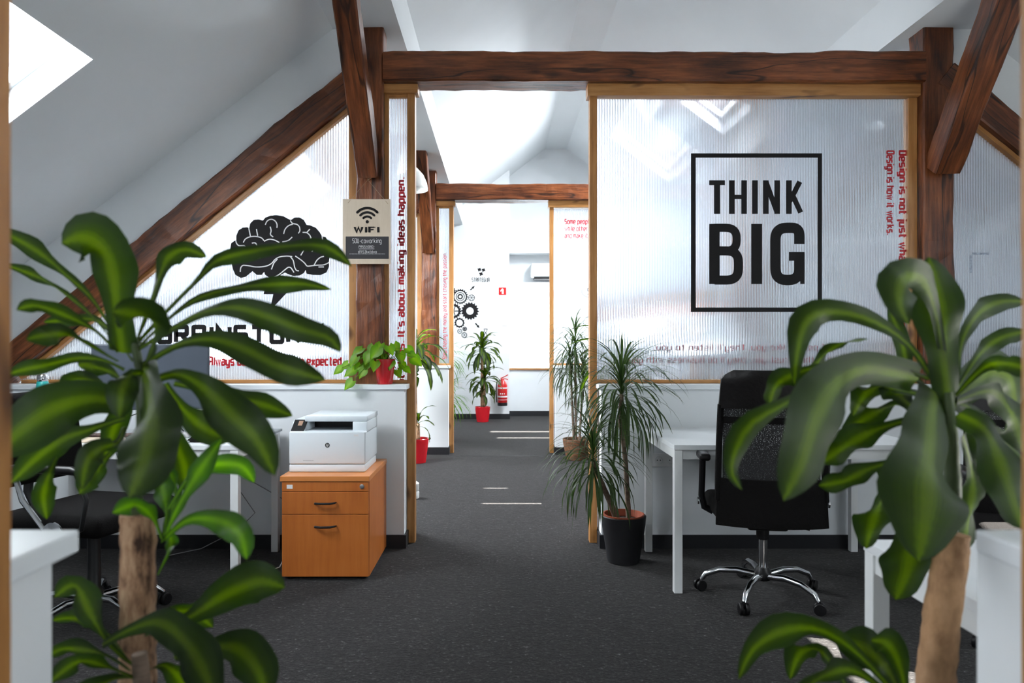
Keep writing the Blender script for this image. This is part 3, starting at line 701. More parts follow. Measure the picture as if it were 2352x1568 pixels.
# --- left foreground corn plant
DL = 1.25
bL = P(316, 1568, DL); LP = empty('corn_plant', (bL.x, DL, 0), 'big corn plant in the left foreground with ragged pale brown trunk', 'plant')
trunk([(bL.x, DL, .2), P(316, 1568, DL), P(317, 1350, DL), P(316, 1180, DL)], [.031, .03, .029, .028], 'trunk', M['bark'], LP, .12)
trunk([P(308, 1210, DL), P(312, 1130, DL), P(326, 1000, DL), P(322, 850, DL), P(308, 780, DL)], [.016, .011, .009, .008, .007], 'upper_stem', M['stemg'], LP)
pot(LP, (bL.x, DL, 0), .14, .11, .26, M['darkpot'])
m = MB()
LV = [([(280,810),(268,715),(258,630),(238,575),(190,545),(142,560)],118,0,-.12,.15),
([(265,770),(210,685),(150,630),(90,580),(30,545),(-25,520)],42,0,.15,.3),([(265,790),(200,715),(120,655),(60,625),(0,605)],30,0,.2,.6),
([(270,810),(215,758),(145,722),(80,702),(38,712)],38,0,-.1,.5),([(270,830),(205,792),(150,768),(100,770),(60,780)],44,0,-.15,.3),
([(315,780),(345,700),(372,620),(393,585),(430,572),(475,590)],48,0,.1,.2),
([(312,790),(390,705),(455,640),(495,600),(560,580),(650,565),(735,562),(780,585),(808,612)],46,0,.12,.5),
([(312,800),(395,725),(465,680),(560,658),(640,652),(700,652),(762,665)],40,0,.25,.4),
([(312,805),(395,755),(470,716),(540,706),(610,725),(690,755),(755,775),(783,808)],58,0,-.1,.3),
([(325,840),(400,795),(475,778),(550,796),(630,835),(690,855),(748,872)],66,0,-.15,.3),
([(330,840),(352,790),(350,740),(310,722),(258,716)],85,0,-.28,.3),
([(285,850),(240,828),(180,822),(110,838),(50,850),(15,862)],38,0,.1,.5),([(290,890),(262,858),(225,845),(195,838),(180,840)],50,0,.1,.4),
([(285,930),(240,890),(190,872),(160,885),(148,925)],50,0,.15,.4),([(300,930),(215,915),(130,935),(50,985),(-20,1050)],112,0,-.1,.1),
([(285,960),(210,985),(140,1010),(75,1060),(25,1110)],58,0,.05,.3),([(328,840),(338,900),(342,970),(330,1055),(298,1145)],128,0,-.25,0),
([(360,870),(410,860),(465,890),(530,950),(590,1010),(632,1092)],88,0,-.15,.1),([(400,880),(470,895),(540,912),(610,930),(672,955)],54,0,.1,.4),
([(380,880),(420,940),(475,985),(535,1003)],62,0,.05,.3),([(285,980),(270,1015),(232,1030),(200,1060),(188,1125)],52,0,-.1,.4),
([(255,1040),(228,1070),(205,1095),(182,1135)],54,0,.12,.2),([(130,1050),(112,1090),(100,1140),(108,1192)],44,0,.1,.4),
([(300,860),(290,920),(260,990),(240,1060)],50,0,.2,.4),([(330,900),(380,980),(420,1060),(430,1130)],60,0,.15,.4),([(305,830),(230,740),(160,735),(100,740)],34,0,.25,.6),
([(345,860),(300,860),(280,900),(275,960)],60,0,-.1,.3)]
for px, w, _, dd, rl in LV: pleaf(m, px, w, DL, DL+dd, rl)
m.build('leaves', M['leaf'], LP, smooth='all')
m = MB()
for px, w, _, dd, rl in [([(372,1245),(382,1180),(372,1120),(350,1085)],46,0,.08,.2),([(375,1240),(408,1165),(455,1085),(508,1008)],44,0,-.05,.3),
([(385,1170),(440,1090),(500,1066),(555,1070),(585,1108)],44,0,.1,.3),([(372,1240),(350,1190),(312,1160),(258,1178)],44,0,-.12,.2),
([(375,1240),(430,1195),(500,1195),(550,1225),(567,1285)],56,0,-.1,.2),([(362,1320),(385,1270),(392,1240),(375,1200)],28,0,.05,.3),([(380,1240),(395,1180),(400,1120),(385,1070)],40,0,.1,.5)]: pleaf(m, px, w, DL, DL+dd, rl)
m.build('young_shoot', M['leafb'], LP, smooth='all')
m = MB()
DLL = 1.17
for px, w, _, dd, rl in [([(375,1450),(440,1415),(520,1365),(595,1335),(655,1348)],88,0,.05,.15),([(335,1460),(390,1412),(440,1405),(490,1440)],54,0,.15,.3),
([(235,1480),(300,1445),(365,1430),(425,1475),(470,1545),(500,1620)],88,0,-.12,.3),([(400,1510),(480,1488),(545,1490),(590,1535),(615,1600)],92,0,-.1,.2),
([(310,1530),(250,1480),(205,1405),(170,1345),(125,1372)],64,0,.05,.3),([(300,1540),(230,1500),(150,1490),(105,1510)],44,0,.0,.5),([(315,1560),(240,1530),(180,1520),(110,1570)],48,0,-.1,.3),
([(320,1560),(260,1560),(200,1600),(170,1660)],60,0,-.1,.3),([(300,1520),(230,1440),(170,1420),(120,1425)],40,0,.12,.5),([(340,1540),(380,1530),(430,1580),(450,1650)],60,0,.1,.3)]: pleaf(m, px, w, DLL, DLL+dd, rl)
m.build('lower_leaves', M['leaf'], LP, smooth='all')
trunk([(P(330,1568,DLL).x, DLL+.03, .2), P(330, 1600, DLL), P(320, 1500, DLL)], [.016, .014, .012], 'side_stem', M['barkthin'], LP)

# --- right foreground corn plant
DR = 1.28
bR = P(2150, 1568, DR); RP = empty('corn_plant', (bR.x, DR, 0), 'big corn plant in the right foreground with smooth tan trunk', 'plant')
trunk([(bR.x-.01, DR, .2), P(2148, 1568, DR), P(2165, 1400, DR), P(2183, 1290, DR), P(2192, 1225, DR)], [.033, .032, .030, .029, .025], 'trunk', M['barktan'], RP, .06)
trunk([P(2190, 1150, DR), P(2185, 1000, DR), P(2175, 900, DR)], [.014, .011, .009], 'upper_stem', M['stemg'], RP)
pot(RP, (bR.x-.01, DR, 0), .14, .11, .26, M['darkpot'])
m = MB()
RV = [([(2180,930),(2170,830),(2162,740),(2150,665),(2132,590)],100,0,-.05,.1),([(2172,860),(2150,720),(2120,645),(2078,640),(2066,690),(2088,745)],82,0,-.2,.2),
([(2150,880),(2095,800),(2035,752),(1960,722),(1890,718),(1850,745),(1832,810),(1825,885)],62,0,-.1,.3),
([(2135,870),(2040,838),(1960,838),(1880,885),(1800,930),(1725,975),(1690,1035),(1682,1085),(1705,1125)],50,0,-.15,.4),
([(2110,870),(2000,848),(1925,880),(1875,965),(1845,1060),(1800,1150)],128,0,-.25,.2),([(2085,965),(2005,990),(1935,1030),(1885,1065)],78,0,.1,.2),
([(2095,1050),(2000,1075),(1940,1105),(1880,1115)],56,0,.05,.2),([(2150,900),(2140,980),(2135,1070),(2130,1170),(2112,1290)],175,0,-.2,0),
([(2065,1090),(2030,1140),(2005,1200),(1990,1260)],76,0,.12,.2),([(2120,1150),(2095,1240),(2085,1310),(2058,1378)],112,0,.05,.1),
([(2200,950),(2262,985),(2300,1060),(2330,1150),(2350,1215)],98,0,-.1,.2),([(2190,930),(2230,885),(2280,850),(2322,870),(2335,950)],100,0,.2,.2),
([(2200,860),(2212,780),(2250,718),(2300,692),(2360,692)],46,0,.15,.3),([(2200,890),(2250,815),(2300,775),(2370,758)],42,0,.1,.5),([(2195,910),(2260,845),(2320,835),(2390,860)],46,0,-.1,.4),
([(1915,835),(1835,855),(1785,885),(1768,930)],54,0,.1,.3),([(2110,905),(2030,888),(1990,905),(1960,955)],64,0,.15,.3),([(2140,960),(2085,925),(2055,890),(2040,850)],60,0,.1,.2),
([(2212,1000),(2235,1100),(2225,1200),(2210,1285)],76,0,.1,.3),([(2150,910),(2090,850),(2070,780),(2040,700)],34,0,.15,.6),([(2140,950),(2060,930),(1990,960),(1930,1000)],60,0,.2,.3),
([(2180,930),(2240,960),(2290,1010),(2352,1060)],60,0,.2,.3),([(1990,780),(1930,790),(1880,830),(1862,880)],44,0,.2,.3),([(2200,920),(2280,900),(2330,960),(2350,1040)],80,0,.1,.2),([(2170,960),(2100,1000),(2060,1060),(2040,1130)],70,0,.2,.2),([(2175,920),(2230,940),(2260,1020),(2265,1120)],70,0,.05,.3)]
for px, w, _, dd, rl in RV: pleaf(m, px, w, DR, DR+dd, rl)
m.build('leaves', M['leaf'], RP, smooth='all')
m = MB(); D3 = 1.2
for px, w, _, dd, rl in [([(2080,1620),(2000,1530),(1930,1470),(1865,1443),(1790,1452),(1730,1492),(1697,1560)],64,0,-.1,.2),([(2080,1620),(2040,1540),(1985,1490),(1920,1470)],84,0,.1,.2),
([(1960,1600),(1890,1500),(1840,1500),(1815,1560)],60,0,.1,.3),([(2085,1620),(2070,1540),(2040,1480),(2000,1470)],60,0,-.05,.4),([(2050,1600),(1960,1540),(1880,1560),(1830,1620)],60,0,-.15,.3)]: pleaf(m, px, w, D3, D3+dd, rl)
m.build('lower_leaves', M['leaf'], RP, smooth='all')
trunk([(P(2100,1568,D3).x, D3+.06, .2), P(2100, 1680, D3+.03), P(2085, 1600, D3)], [.016, .014, .012], 'side_stem', M['barkthin'], RP)

# --- generic crowns
def arch_leaf(mb, c, az, el, L_, w, droop, seg=8, wave=0, roll=0.0, fold=.2):
    pts = []; p = Vector(c); e = el; st_ = L_/6
    for i in range(7):
        pts.append(p.copy()); p = p+Vector((math.cos(az)*math.cos(e), math.sin(az)*math.cos(e), math.sin(e)))*st_; e -= droop/6
        e = max(e, -1.5)
    side = Vector((-math.sin(az), math.cos(az), 0)).cross(Vector((math.cos(az), math.sin(az), 0)))
    leaf(mb, pts, w, roll, fold=fold, wave=wave, seg=seg, base=.5, side=Vector((0, 0, 1)) if abs(math.cos(e)) > -1 else side)
def hold(mb, cy, lim):            # leaves bend along the wall instead of entering it
    for v in mb.v:
        if v.y > cy: v.y = cy+(lim-cy)*math.tanh((v.y-cy)/(lim-cy))
def crown(mb, c, n, L_, w, el0=1.35, el1=-.3, droop=1.6, wave=0, spread=.05, rnd=.2, seg=8):
    for i in range(n):
        t = i/n; az = i*2.39996+random.uniform(-.15, .15); el = el0+(el1-el0)*t+random.uniform(-rnd, rnd)
        cc = Vector(c)+Vector((0, 0, -spread*2*t+spread))
        arch_leaf(mb, cc, az, el, L_*random.uniform(.75, 1.1), w*random.uniform(.8, 1.1), droop*random.uniform(.7, 1.2), seg, wave)
# dragon tree in the dark pot beside the right jamb
dt = P(1432, 1283, 4.02); DT = empty('dragon_tree', (dt.x, 4.02, 0), 'two stemmed dragon tree in an anthracite pot beside the right-hand pine jamb', 'plant')
pot(DT, (dt.x, 4.02, 0), .125, .088, .262, M['darkpot'], liner=M['terra'])
sb_ = Vector((dt.x, 4.02, .22))
c1 = P(1428, 905, 3.98); c2 = P(1362, 1060, 3.86)
trunk([sb_+Vector((.03, 0, 0)), P(1437, 1060, 4.0), P(1424, 960, 3.99), c1], [.016, .013, .012, .012], 'stem', M['barkthin'], DT)
trunk([sb_+Vector((-.03, 0, 0)), P(1400, 1150, 3.95), P(1378, 1100, 3.9), c2], [.02, .016, .014, .012], 'stem', M['barkthin'], DT)
trunk([sb_+Vector((-.02, .01, 0)), P(1413, 1150, 4.0)], [.008, .005], 'stem', M['barkthin'], DT)
for c, n, L_ in ((c1, 165, .42), (c2, 120, .36)):
    m = MB(); crown(m, c, n, L_, .0135, 1.5, -.5, 1.9, spread=.07, rnd=.3); hold(m, c.y, 4.255); m.build('leaf_crown', M['dragon'], DT, smooth='all')
# dragon tree in wicker basket in bay two
dt = P(1325, 1035, 7.55); D2 = empty('dragon_tree', (dt.x, 7.55, 0), 'tall dragon tree in a brown basket behind the right pine jamb, farther down the aisle', 'plant')
pot(D2, (dt.x, 7.55, 0), .15, .11, .22, M['wicker'], 'basket')
for dx, zt, n in ((-.02, 1.18, 120), (.05, .83, 100), (-.06, .98, 80)):
    trunk([(dt.x+dx*.5, 7.55, .18), (dt.x+dx*1.2, 7.5, zt)], [.014, .011], 'stem', M['barkthin'], D2)
    m = MB(); crown(m, (dt.x+dx*1.2, 7.5, zt), n, .42, .014, 1.5, -.5, 1.9, spread=.07, rnd=.3); hold(m, 7.5, 7.855); m.build('leaf_crown', M['dragon'], D2, smooth='all')
# dragon tree in bay three behind far left jamb
D4 = empty('dragon_tree', (-.72, 9.1, 0), 'pale leafed dragon tree mostly hidden behind the left pine jamb of the far frame', 'plant')
pot(D4, (-.72, 9.1, 0), .13, .10, .24, M['redpot'])
for dx, zt, n in ((0, 1.0, 90), (.04, .5, 80)):
    trunk([(-.72, 9.1, .2), (-.72+dx, 9.1, zt)], [.014, .011], 'stem', M['barkthin'], D4)
    m = MB(); crown(m, (-.72+dx, 9.1, zt), n, .42, .016, 1.5, -.4, 1.8, spread=.05, rnd=.3); m.build('leaf_crown', M['leafb'], D4, smooth='all')
# corn plants in red pots
def cornplant(x, y, crowns, label, rp, hp, ts):
    r = empty('corn_plant', (x, y, 0), label, 'plant'); pot(r, (x, y, 0), rp, rp*.76, hp, M['redpot'])
    for (dx, dy, zt, n, L_, w) in crowns:
        trunk([(x+dx*.6, y+dy*.6, hp-.05), (x+dx, y+dy, zt)], [ts, ts*.6], 'stem', M['bark'], r, .05, 10)
        m = MB(); crown(m, (x+dx, y+dy, zt), n, L_, w, 1.45, -.4, 1.9, wave=.4, spread=.05, seg=10); hold(m, y+dy, y+.39 if y > 9 else y+.5); m.build('leaf_crown', M['leaf'], r, smooth='all')
    return r
cornplant(-.28, 11.15, [(-.01, 0, 1.10, 36, .40, .075), (.03, 0, .66, 28, .38, .07), (0, -.02, .46, 12, .30, .06)], 'corn plant in a red pot standing before the far white wall', .12, .24, .03)
cornplant(-.86, 7.35, [(-.02, 0, 1.10, 34, .46, .07), (.02, -.02, .40, 10, .24, .05)], 'corn plant in a red pot half hidden by the left pine jamb', .125, .25, .026)

cornplant(.86, 5.02, [(.0, 0, 1.12, 26, .46, .075)], 'corn plant seen blurred through the lower left corner of the THINK BIG panel', .12, .24, .026)
# pothos in small red pot on the cap
pc = P(884, 880, 4.33); PT = empty('potted_pothos', (pc.x, 4.33, .974), 'lime green trailing pothos in a small red pot on the low wall', 'plant')
pot(PT, (pc.x, 4.33, .974), .063, .046, .152, M['redpot'], rim=.006)
def heart(mb, c, d, up, s):
    d = d.normalized(); w = d.cross(up).normalized(); n = w.cross(d)
    b = len(mb.v); rows = 8; prof = [.55, .95, 1.0, .92, .75, .52, .28, .02, 0]
    for i in range(rows):
        t = i/(rows-1)
        for k in (-1, -.5, 0, .5, 1):
            back = -.18*abs(k) if i == 0 else 0
            p = c+d*s*(t*1.25-.1*abs(k)*(1-t)+back)+w*(k*s*.62*prof[i])+n*(s*(.12*abs(k)-.35*t*t)); mb.v.append(p); mb.uv[len(mb.v)-1] = ((k+1)/2, t)
    for i in range(rows-1):
        for j in range(4): a = b+i*5+j; mb.f.append((a, a+1, a+6, a+5))
m = MB(); stm = MB(); top = Vector((pc.x, 4.33, .974+.14))
PL = [(870,800,.08,-.5),(905,790,.07,.3),(880,815,.075,-.1),(850,812,.07,-.8),(832,800,.075,-1),(820,820,.065,-1),(845,835,.065,-.6),(862,830,.06,-.3),(918,810,.07,.6),(935,800,.065,.9),(948,822,.075,1),(922,835,.06,.5),(900,830,.06,.1),
(838,850,.06,-.8),(815,848,.07,-1),(800,835,.065,-1),(810,875,.07,-.8),(785,845,.07,-1.2),(893,795,.075,0),(930,845,.05,.8),(912,850,.05,.5),(875,790,.07,-.2),(858,795,.065,-.6),(940,812,.06,.9),(828,838,.06,-.9)]
for x, y, s, dx in PL:
    d_ = 4.33+random.uniform(-.12, .03); c = P(x, y, d_); up = Vector((random.uniform(-.3, .3), -.75, .65))
    heart(m, c, Vector((dx*.7+random.uniform(-.3, .3), -.25, -.55+random.uniform(-.3, .3))), up, s*random.uniform(.7, .92))
    mid = (top+c)/2+Vector((0, -.02, .04)); stm.tube([top+Vector((random.uniform(-.03, .03), 0, -.02)), mid, c], .0018, 5)
m.build('leaves', M['pothos'], PT, smooth='all'); stm.build('stems', M['pothos'], PT, smooth='all')

# ------------------------------------------------------------------ furniture
def desk(x0, x1, y0, y1, zt, label):
    r = empty('desk', ((x0+x1)/2, (y0+y1)/2, 0), label, 'desk')
    MB().rbox(x0, x1, y0, y1, zt-.025, zt, .002).build('desktop', M['desktop'], r)
    i = .0; t = .042
    MB().box(x0+t, x1-t, y0+.008, y0+.03, zt-.07, zt-.025).box(x0+t, x1-t, y1-.03, y1-.008, zt-.07, zt-.025).box(x0+.008, x0+.03, y0+t, y1-t, zt-.07, zt-.025).box(x1-.03, x1-.008, y0+t, y1-t, zt-.07, zt-.025).build('frame', M['white'], r)
    for xa in (x0+.002, x1-t):
        for ya in (y0+.002, y1-t): MB().rbox(xa, xa+t-.002, ya, ya+t-.002, 0, zt-.025, .002).build('leg', M['white'], r)
    return r
desk(.845, 2.09, 3.50, 4.24, .724, 'white desk behind the black mesh chair on the right')
desk(-2.53, -1.30, 3.56, 4.24, .715, 'white desk with a keyboard and screen on the left')
desk(.878, 2.5, .99, 1.74, .745, 'white desk in the right foreground behind the plant trunk')

desk(1.25, 2.65, 4.95, 5.65, .735, 'white desk seen blurred behind the THINK BIG panel')
r = empty('desk_screen', (1.95, 5.2, .735), 'dark blue grey desk screen seen blurred through the THINK BIG panel', 'screen')
MB().rbox(1.28, 2.62, 5.18, 5.205, .75, 1.25, .004).build('fabric_panel', plain('blue_grey_felt', (.03, .04, .06), .9), r); MB().rbox(1.4, 1.46, 5.15, 5.235, .735, .752, .002).build('clamp', M['steel'], r); MB().rbox(2.4, 2.46, 5.15, 5.235, .735, .752, .002).build('clamp', M['steel'], r)
def office_chair(label, arms=True):
    r = empty('office_chair', (0, 0, 0), label, 'chair')
    # base
    for k in range(5):
        a = math.radians(90+72*k+8); dx, dy = math.cos(a), math.sin(a)
        MB().tube([(dx*.03, dy*.03, .105), (dx*.12, dy*.12, .118), (dx*.20, dy*.20, .112), (dx*.265, dy*.265, .085), (dx*.285, dy*.285, .055)], [.017, .016, .014, .013, .011], 10).build('base_arm', M['chrome'], r, smooth=True)
        c = MB(); mm = Matrix.Rotation(a+.6, 4, 'Z') @ Matrix.Rotation(math.pi/2, 4, 'X')
        for o_ in (-.022, .006): c.lathe([(.004, o_), (.024, o_), (.027, o_+.003), (.027, o_+.013), (.024, o_+.016), (.004, o_+.016)], (dx*.29, dy*.29, .0275), 18, m=mm)
        c.tube([(dx*.29, dy*.29, .0275), (dx*.286, dy*.286, .062)], .009, 8)
        c.build('caster', M['black'], r, smooth=True)
    MB().lathe([(.036, .085), (.04, .09), (.04, .125), (.03, .14), (.028, .145)], n=20).build('hub', M['black'], r, smooth=True)
    MB().lathe([(.022, .14), (.022, .30)], n=20).build('gas_lift', M['chrome'], r, smooth=True)
    MB().lathe([(.03, .28), (.03, .35)], n=16).rbox(-.09, .09, -.12, .12, .345, .395, .01).tube([(.08, -.02, .36), (.2, -.06, .345)], .006, 8).build('mechanism', M['black'], r, smooth=True)
    # seat
    m = MB(); m.rbox(-.245, .245, -.20, .26, .395, .485, .035, 4)
    for v in m.v:
        if v.y > .15: v.z -= (v.y-.15)*.25
    m.build('seat', M['fabric'], r, smooth=True)
    # back (curved panels)
    def panel(z0, z1, w0, w1, th, name, mat, nr=6, round_top=0, bulge=.0, lab=None):
        mm = MB(); nu = 12; vs = []
        for s in (0, 1):
            for i in range(nr+1):
                t = i/nr; z = z0+(z1-z0)*t; w = w0+(w1-w0)*t
                if round_top: w -= round_top*max(0, (t-.72)/.28)**2.2
                for j in range(nu+1):
                    u = j/nu*2-1; zz = z
                    edge = (1-abs(u)**4)
                    y = -.235+.045*u*u-.03*math.sin((z-.4)/.7*math.pi)*-1-(z-.5)*.07+(-th/2*(.35+.65*edge) if s == 0 else th/2*(.35+.65*edge))*(1 if bulge == 0 else 1)
                    vs.append((u*w/2, y, zz))
        n = (nr+1)*(nu+1); fs = []
        for s in (0, 1):
            for i in range(nr):
                for j in range(nu):
                    a = s*n+i*(nu+1)+j; fs.append((a, a+1, a+nu+2, a+nu+1))
        for i in range(nr):
            for j in (0, nu): a = i*(nu+1)+j; b = a+nu+1; fs.append((a, b, b+n, a+n))
        for j in range(nu):
            for i in (0, nr): a = i*(nu+1)+j; fs.append((a, a+1, a+1+n, a+n))
        mm.add(vs, fs); o = mm.build(name, mat, r, smooth=True)
        if lab: o['label'] = lab
        return o
    panel(.925, 1.10, .475, .455, .055, 'headrest', M['leather'], 8, .10, 1, 'glossy black leather head section')
    panel(.59, .925, .43, .43, .006, 'mesh_back', M['mesh'], 6, 0, 0, 'see-through black mesh')
    panel(.855, .885, .47, .47, .016, 'crossband', M['fabric'], 2)
    panel(.385, .60, .495, .48, .032, 'lower_back', M['fabric'], 5)
    for s in (-1, 1):
        pts = []
        for i in range(9):
            z = .50+i*.055; pts.append((s*(.237-.010*(i/8)), -.235+.045+.03*math.sin((z-.4)/.7*math.pi)-(z-.5)*.07, z))
        MB().tube(pts, .015, 8).build('back_frame', M['fabric'], r, smooth=True)
        if arms:
            MB().tube([(s*.23, .02, .40), (s*.27, .02, .42), (s*.285, .01, .48), (s*.285, -.02, .60), (s*.285, -.03, .665)], .016, 8).build('arm_post', M['black'], r, smooth=True)
            MB().rbox(s*.285-.026, s*.285+.026, -.12, .14, .665, .70, .012, 3).build('armrest', M['black'], r, smooth=True)
            MB().lathe([(.003, 0), (.018, 0), (.018, .008), (.003, .008)], (s*.303, .02, .45), 14, m=Matrix.Rotation(math.pi/2, 4, 'Y')).build('arm_bolt', M['chrome'], r, smooth=True)
    return r
ch = office_chair('black mesh office chair on chrome base, its back to the camera')
ch.location = (1.262, 3.46, 0); ch.rotation_euler = (0, 0, math.radians(-8)); ch.scale = (1, 1, 1)
c2_ = copy_tree(ch); c2_['label'] = 'black mesh office chair at the right edge, mostly hidden behind the plant leaves'
c2_.location = (2.20, 2.90, 0); c2_.rotation_euler = (0, 0, math.radians(160))

# left visitor style task chair, turned to the right
r = empty('task_chair', (0, 0, 0), 'black padded task chair with chrome arm tubes behind the left plant', 'chair')
m = MB(); m.rbox(-.25, .25, -.25, .25, .44, .53, .035, 4)
for v in m.v: v.z += .02*math.cos(v.x*6)-.02
m.build('seat', M['fabric'], r, smooth=True)
m = MB(); m.rbox(-.30, -.24, -.22, .22, .60, 1.0, .028, 4)
for v in m.v: v.x -= (v.z-.6)*.15+.04*(1-(v.y/.22)**2)
m.build('backrest', M['fabric'], r, smooth=True)
MB().tube([(-.1, 0, .43), (-.30, 0, .45), (-.36, 0, .55), (-.34, 0, .75)], .02, 8).build('back_bracket', M['black'], r, smooth=True)
for k in range(5):
    a = math.radians(72*k-20); dx, dy = math.cos(a), math.sin(a)
    MB().tube([(dx*.03, dy*.03, .10), (dx*.15, dy*.15, .115), (dx*.24, dy*.24, .10), (dx*.285, dy*.285, .06)], [.017, .015, .013, .011], 10).build('base_arm', M['chrome'], r, smooth=True)
    c = MB(); mm = Matrix.Rotation(a+.5, 4, 'Z') @ Matrix.Rotation(math.pi/2, 4, 'X')
    for o_ in (-.022, .006): c.lathe([(.004, o_), (.024, o_), (.027, o_+.003), (.027, o_+.013), (.024, o_+.016), (.004, o_+.016)], (dx*.29, dy*.29, .0275), 16, m=mm)
    c.tube([(dx*.29, dy*.29, .0275), (dx*.286, dy*.286, .062)], .009, 8); c.build('caster', M['black'], r, smooth=True)
MB().lathe([(.036, .085), (.04, .12), (.028, .14), (.026, .44)], n=18).build('gas_lift', M['black'], r, smooth=True)
for s in (-1, 1):
    MB().tube([(-.20, s*.28, .70), (-.10, s*.28, .71), (.16, s*.28, .71), (.20, s*.28, .70)], [.012, .018, .018, .01], 10).build('armrest', M['black'], r, smooth=True)
    MB().tube([(-.13, s*.28, .70), (-.08, s*.285, .58), (.05, s*.28, .44)], .011, 8).build('arm_tube', M['chrome'], r, smooth=True)
    MB().tube([(.18, s*.28, .70), (.235, s*.285, .60), (.21, s*.285, .48), (.07, s*.28, .42), (.02, s*.2, .42)], .010, 8).build('arm_loop', M['black'], r, smooth=True)
    MB().lathe([(.045, 0), (.052, .006), (.05, .012), (.03, .020), (.004, .024)], (.09, s*.295, .455), 28, m=Matrix.Rotation(-math.pi/2*s, 4, 'X')).build('chrome_disc', M['chrome'], r, smooth=True)
r.location = (-1.80, 3.18, 0); r.rotation_euler = (0, 0, math.radians(-14))

# pedestal cabinet
CX0, CX1, CY0, CY1, CZ = -1.128, -.677, 3.687, 4.25, .538
r = empty('drawer_pedestal', ((CX0+CX1)/2, 3.97, 0), 'orange beech drawer pedestal standing under the white printer', 'cabinet')
MB().box(CX0+.003, CX1, CY0+.018, CY1, .02, CZ-.027).build('body', M['beech'], r)
MB().rbox(CX0-.004, CX1+.003, CY0-.004, CY1, CZ-.027, CZ, .002).build('top', M['beech_edge'], r)
fx0, fx1 = CX0+.005, CX1-.002
MB().rbox(fx0, fx1, CY0, CY0+.017, CZ-.078, CZ-.030, .0015).build('lock_rail', M['beech'], r)
d1 = MB().rbox(fx0, fx1, CY0, CY0+.017, CZ-.195, CZ-.081, .0015).build('drawer', M['beech'], r)
d2 = MB().rbox(fx0, fx1, CY0, CY0+.017, .022, CZ-.198, .0015).build('drawer', M['beech'], r)
cx = (fx0+fx1)/2
for d, z in ((d1, CZ-.138), (d2, CZ-.258)):
    MB().tube([(cx-.052, CY0-.001, z), (cx-.05, CY0-.012, z), (cx-.02, CY0-.018, z-.001), (cx+.03, CY0-.018, z), (cx+.053, CY0-.012, z+.003), (cx+.056, CY0-.001, z+.003)], [.004, .006, .006, .006, .005, .004], 8).build('handle', M['black'], d, smooth=True)
MB().lathe([(.010, 0), (.012, .003), (.009, .004), (.003, .004)], (fx1-.033, CY0, CZ-.053), 18, m=Matrix.Rotation(math.pi/2, 4, 'X')).build('lock', M['steel'], r, smooth=True)
MB().box(fx0+.025, fx0+.055, CY0-.0008, CY0, CZ-.064, CZ-.044).build('sticker', M['cream'], r)
for xa in (CX0+.04, CX1-.04):
    for ya in (CY0+.05, CY1-.05): MB().lathe([(.018, 0), (.018, .02)], (xa, ya, 0), 12).build('foot', M['black'], r)

# printer
px0, px1, py0, py1, z0 = -1.120, -.715, 3.80, 4.18, CZ
r = empty('printer', ((px0+px1)/2, 3.99, z0), 'white laser printer on top of the orange drawer pedestal', 'printer')
m = MB().rbox(px0, px1, py0, py1-.02, z0+.042, z0+.215, .008, 3)
m.rbox(px0+.002, px0+.085, py0+.078, py1-.02, z0+.20, z0+.268, .003)
m.add([(px0+.002,py0+.014,z0+.212),(px0+.078,py0+.014,z0+.212),(px0+.078,py0+.085,z0+.212),(px0+.002,py0+.085,z0+.212),(px0+.002,py0+.022,z0+.2145),(px0+.078,py0+.022,z0+.2145),(px0+.078,py0+.085,z0+.266),(px0+.002,py0+.085,z0+.266)], [(0,3,2,1),(4,5,6,7),(0,1,5,4),(1,2,6,5),(2,3,7,6),(3,0,4,7)]); m.rbox(px1-.078, px1, py0+.045, py1-.02, z0+.20, z0+.262, .005); m.box(px0+.02, px1-.02, py0+.25, py1-.02, z0+.20, z0+.262)
m.build('body', M['plastic'], r, smooth=True)
MB().rbox(px0, px1-.002, py0+.002, py1-.04, z0+.001, z0+.0395, .005, 2).build('paper_tray', M['plastic'], r, smooth=True)
MB().box(px0+.008, px1-.008, py0+.008, py1-.04, z0+.030, z0+.046).build('seam', M['plasticd'], r)
MB().rbox(px0+.07, px1, py0+.05, py1, z0+.262, z0+.292, .005, 2).build('scanner_lid', M['plastic'], r, smooth=True)
MB().box(px0+.085, px1-.078, py0+.05, py0+.26, z0+.2145, z0+.2165).build('output_tray', M['plasticd'], r)
MB().box(px0+.085, px1-.078, py0+.20, py0+.255, z0+.217, z0+.262).build('output_slot', M['black'], r)
m = MB(); A = Vector((px0+.004, py0+.022, z0+.215)); B = Vector((px0+.012, py0+.075, z0+.268)); wv = Vector((.068, 0, 0)); nn = Vector((0, -.72, .70))*.003; A += nn*1.3; B += nn*1.3
m.add([A, A+wv, B+wv, B, A-nn*2, A+wv-nn*2, B+wv-nn*2, B-nn*2], [(0,1,2,3),(4,7,6,5),(0,4,5,1),(1,5,6,2),(2,6,7,3),(3,7,4,0)])
cp = m.build('control_panel', M['black'], r)
scr = MB(); q = lambda u, v: A+wv*u+(B-A)*v+nn*.12
scr.add([q(.38, .45), q(.72, .45), q(.72, .88), q(.38, .88)], [(0,1,2,3)]); scr.build('screen', plain('panel_screen', (.42, .26, .18), .3), cp)
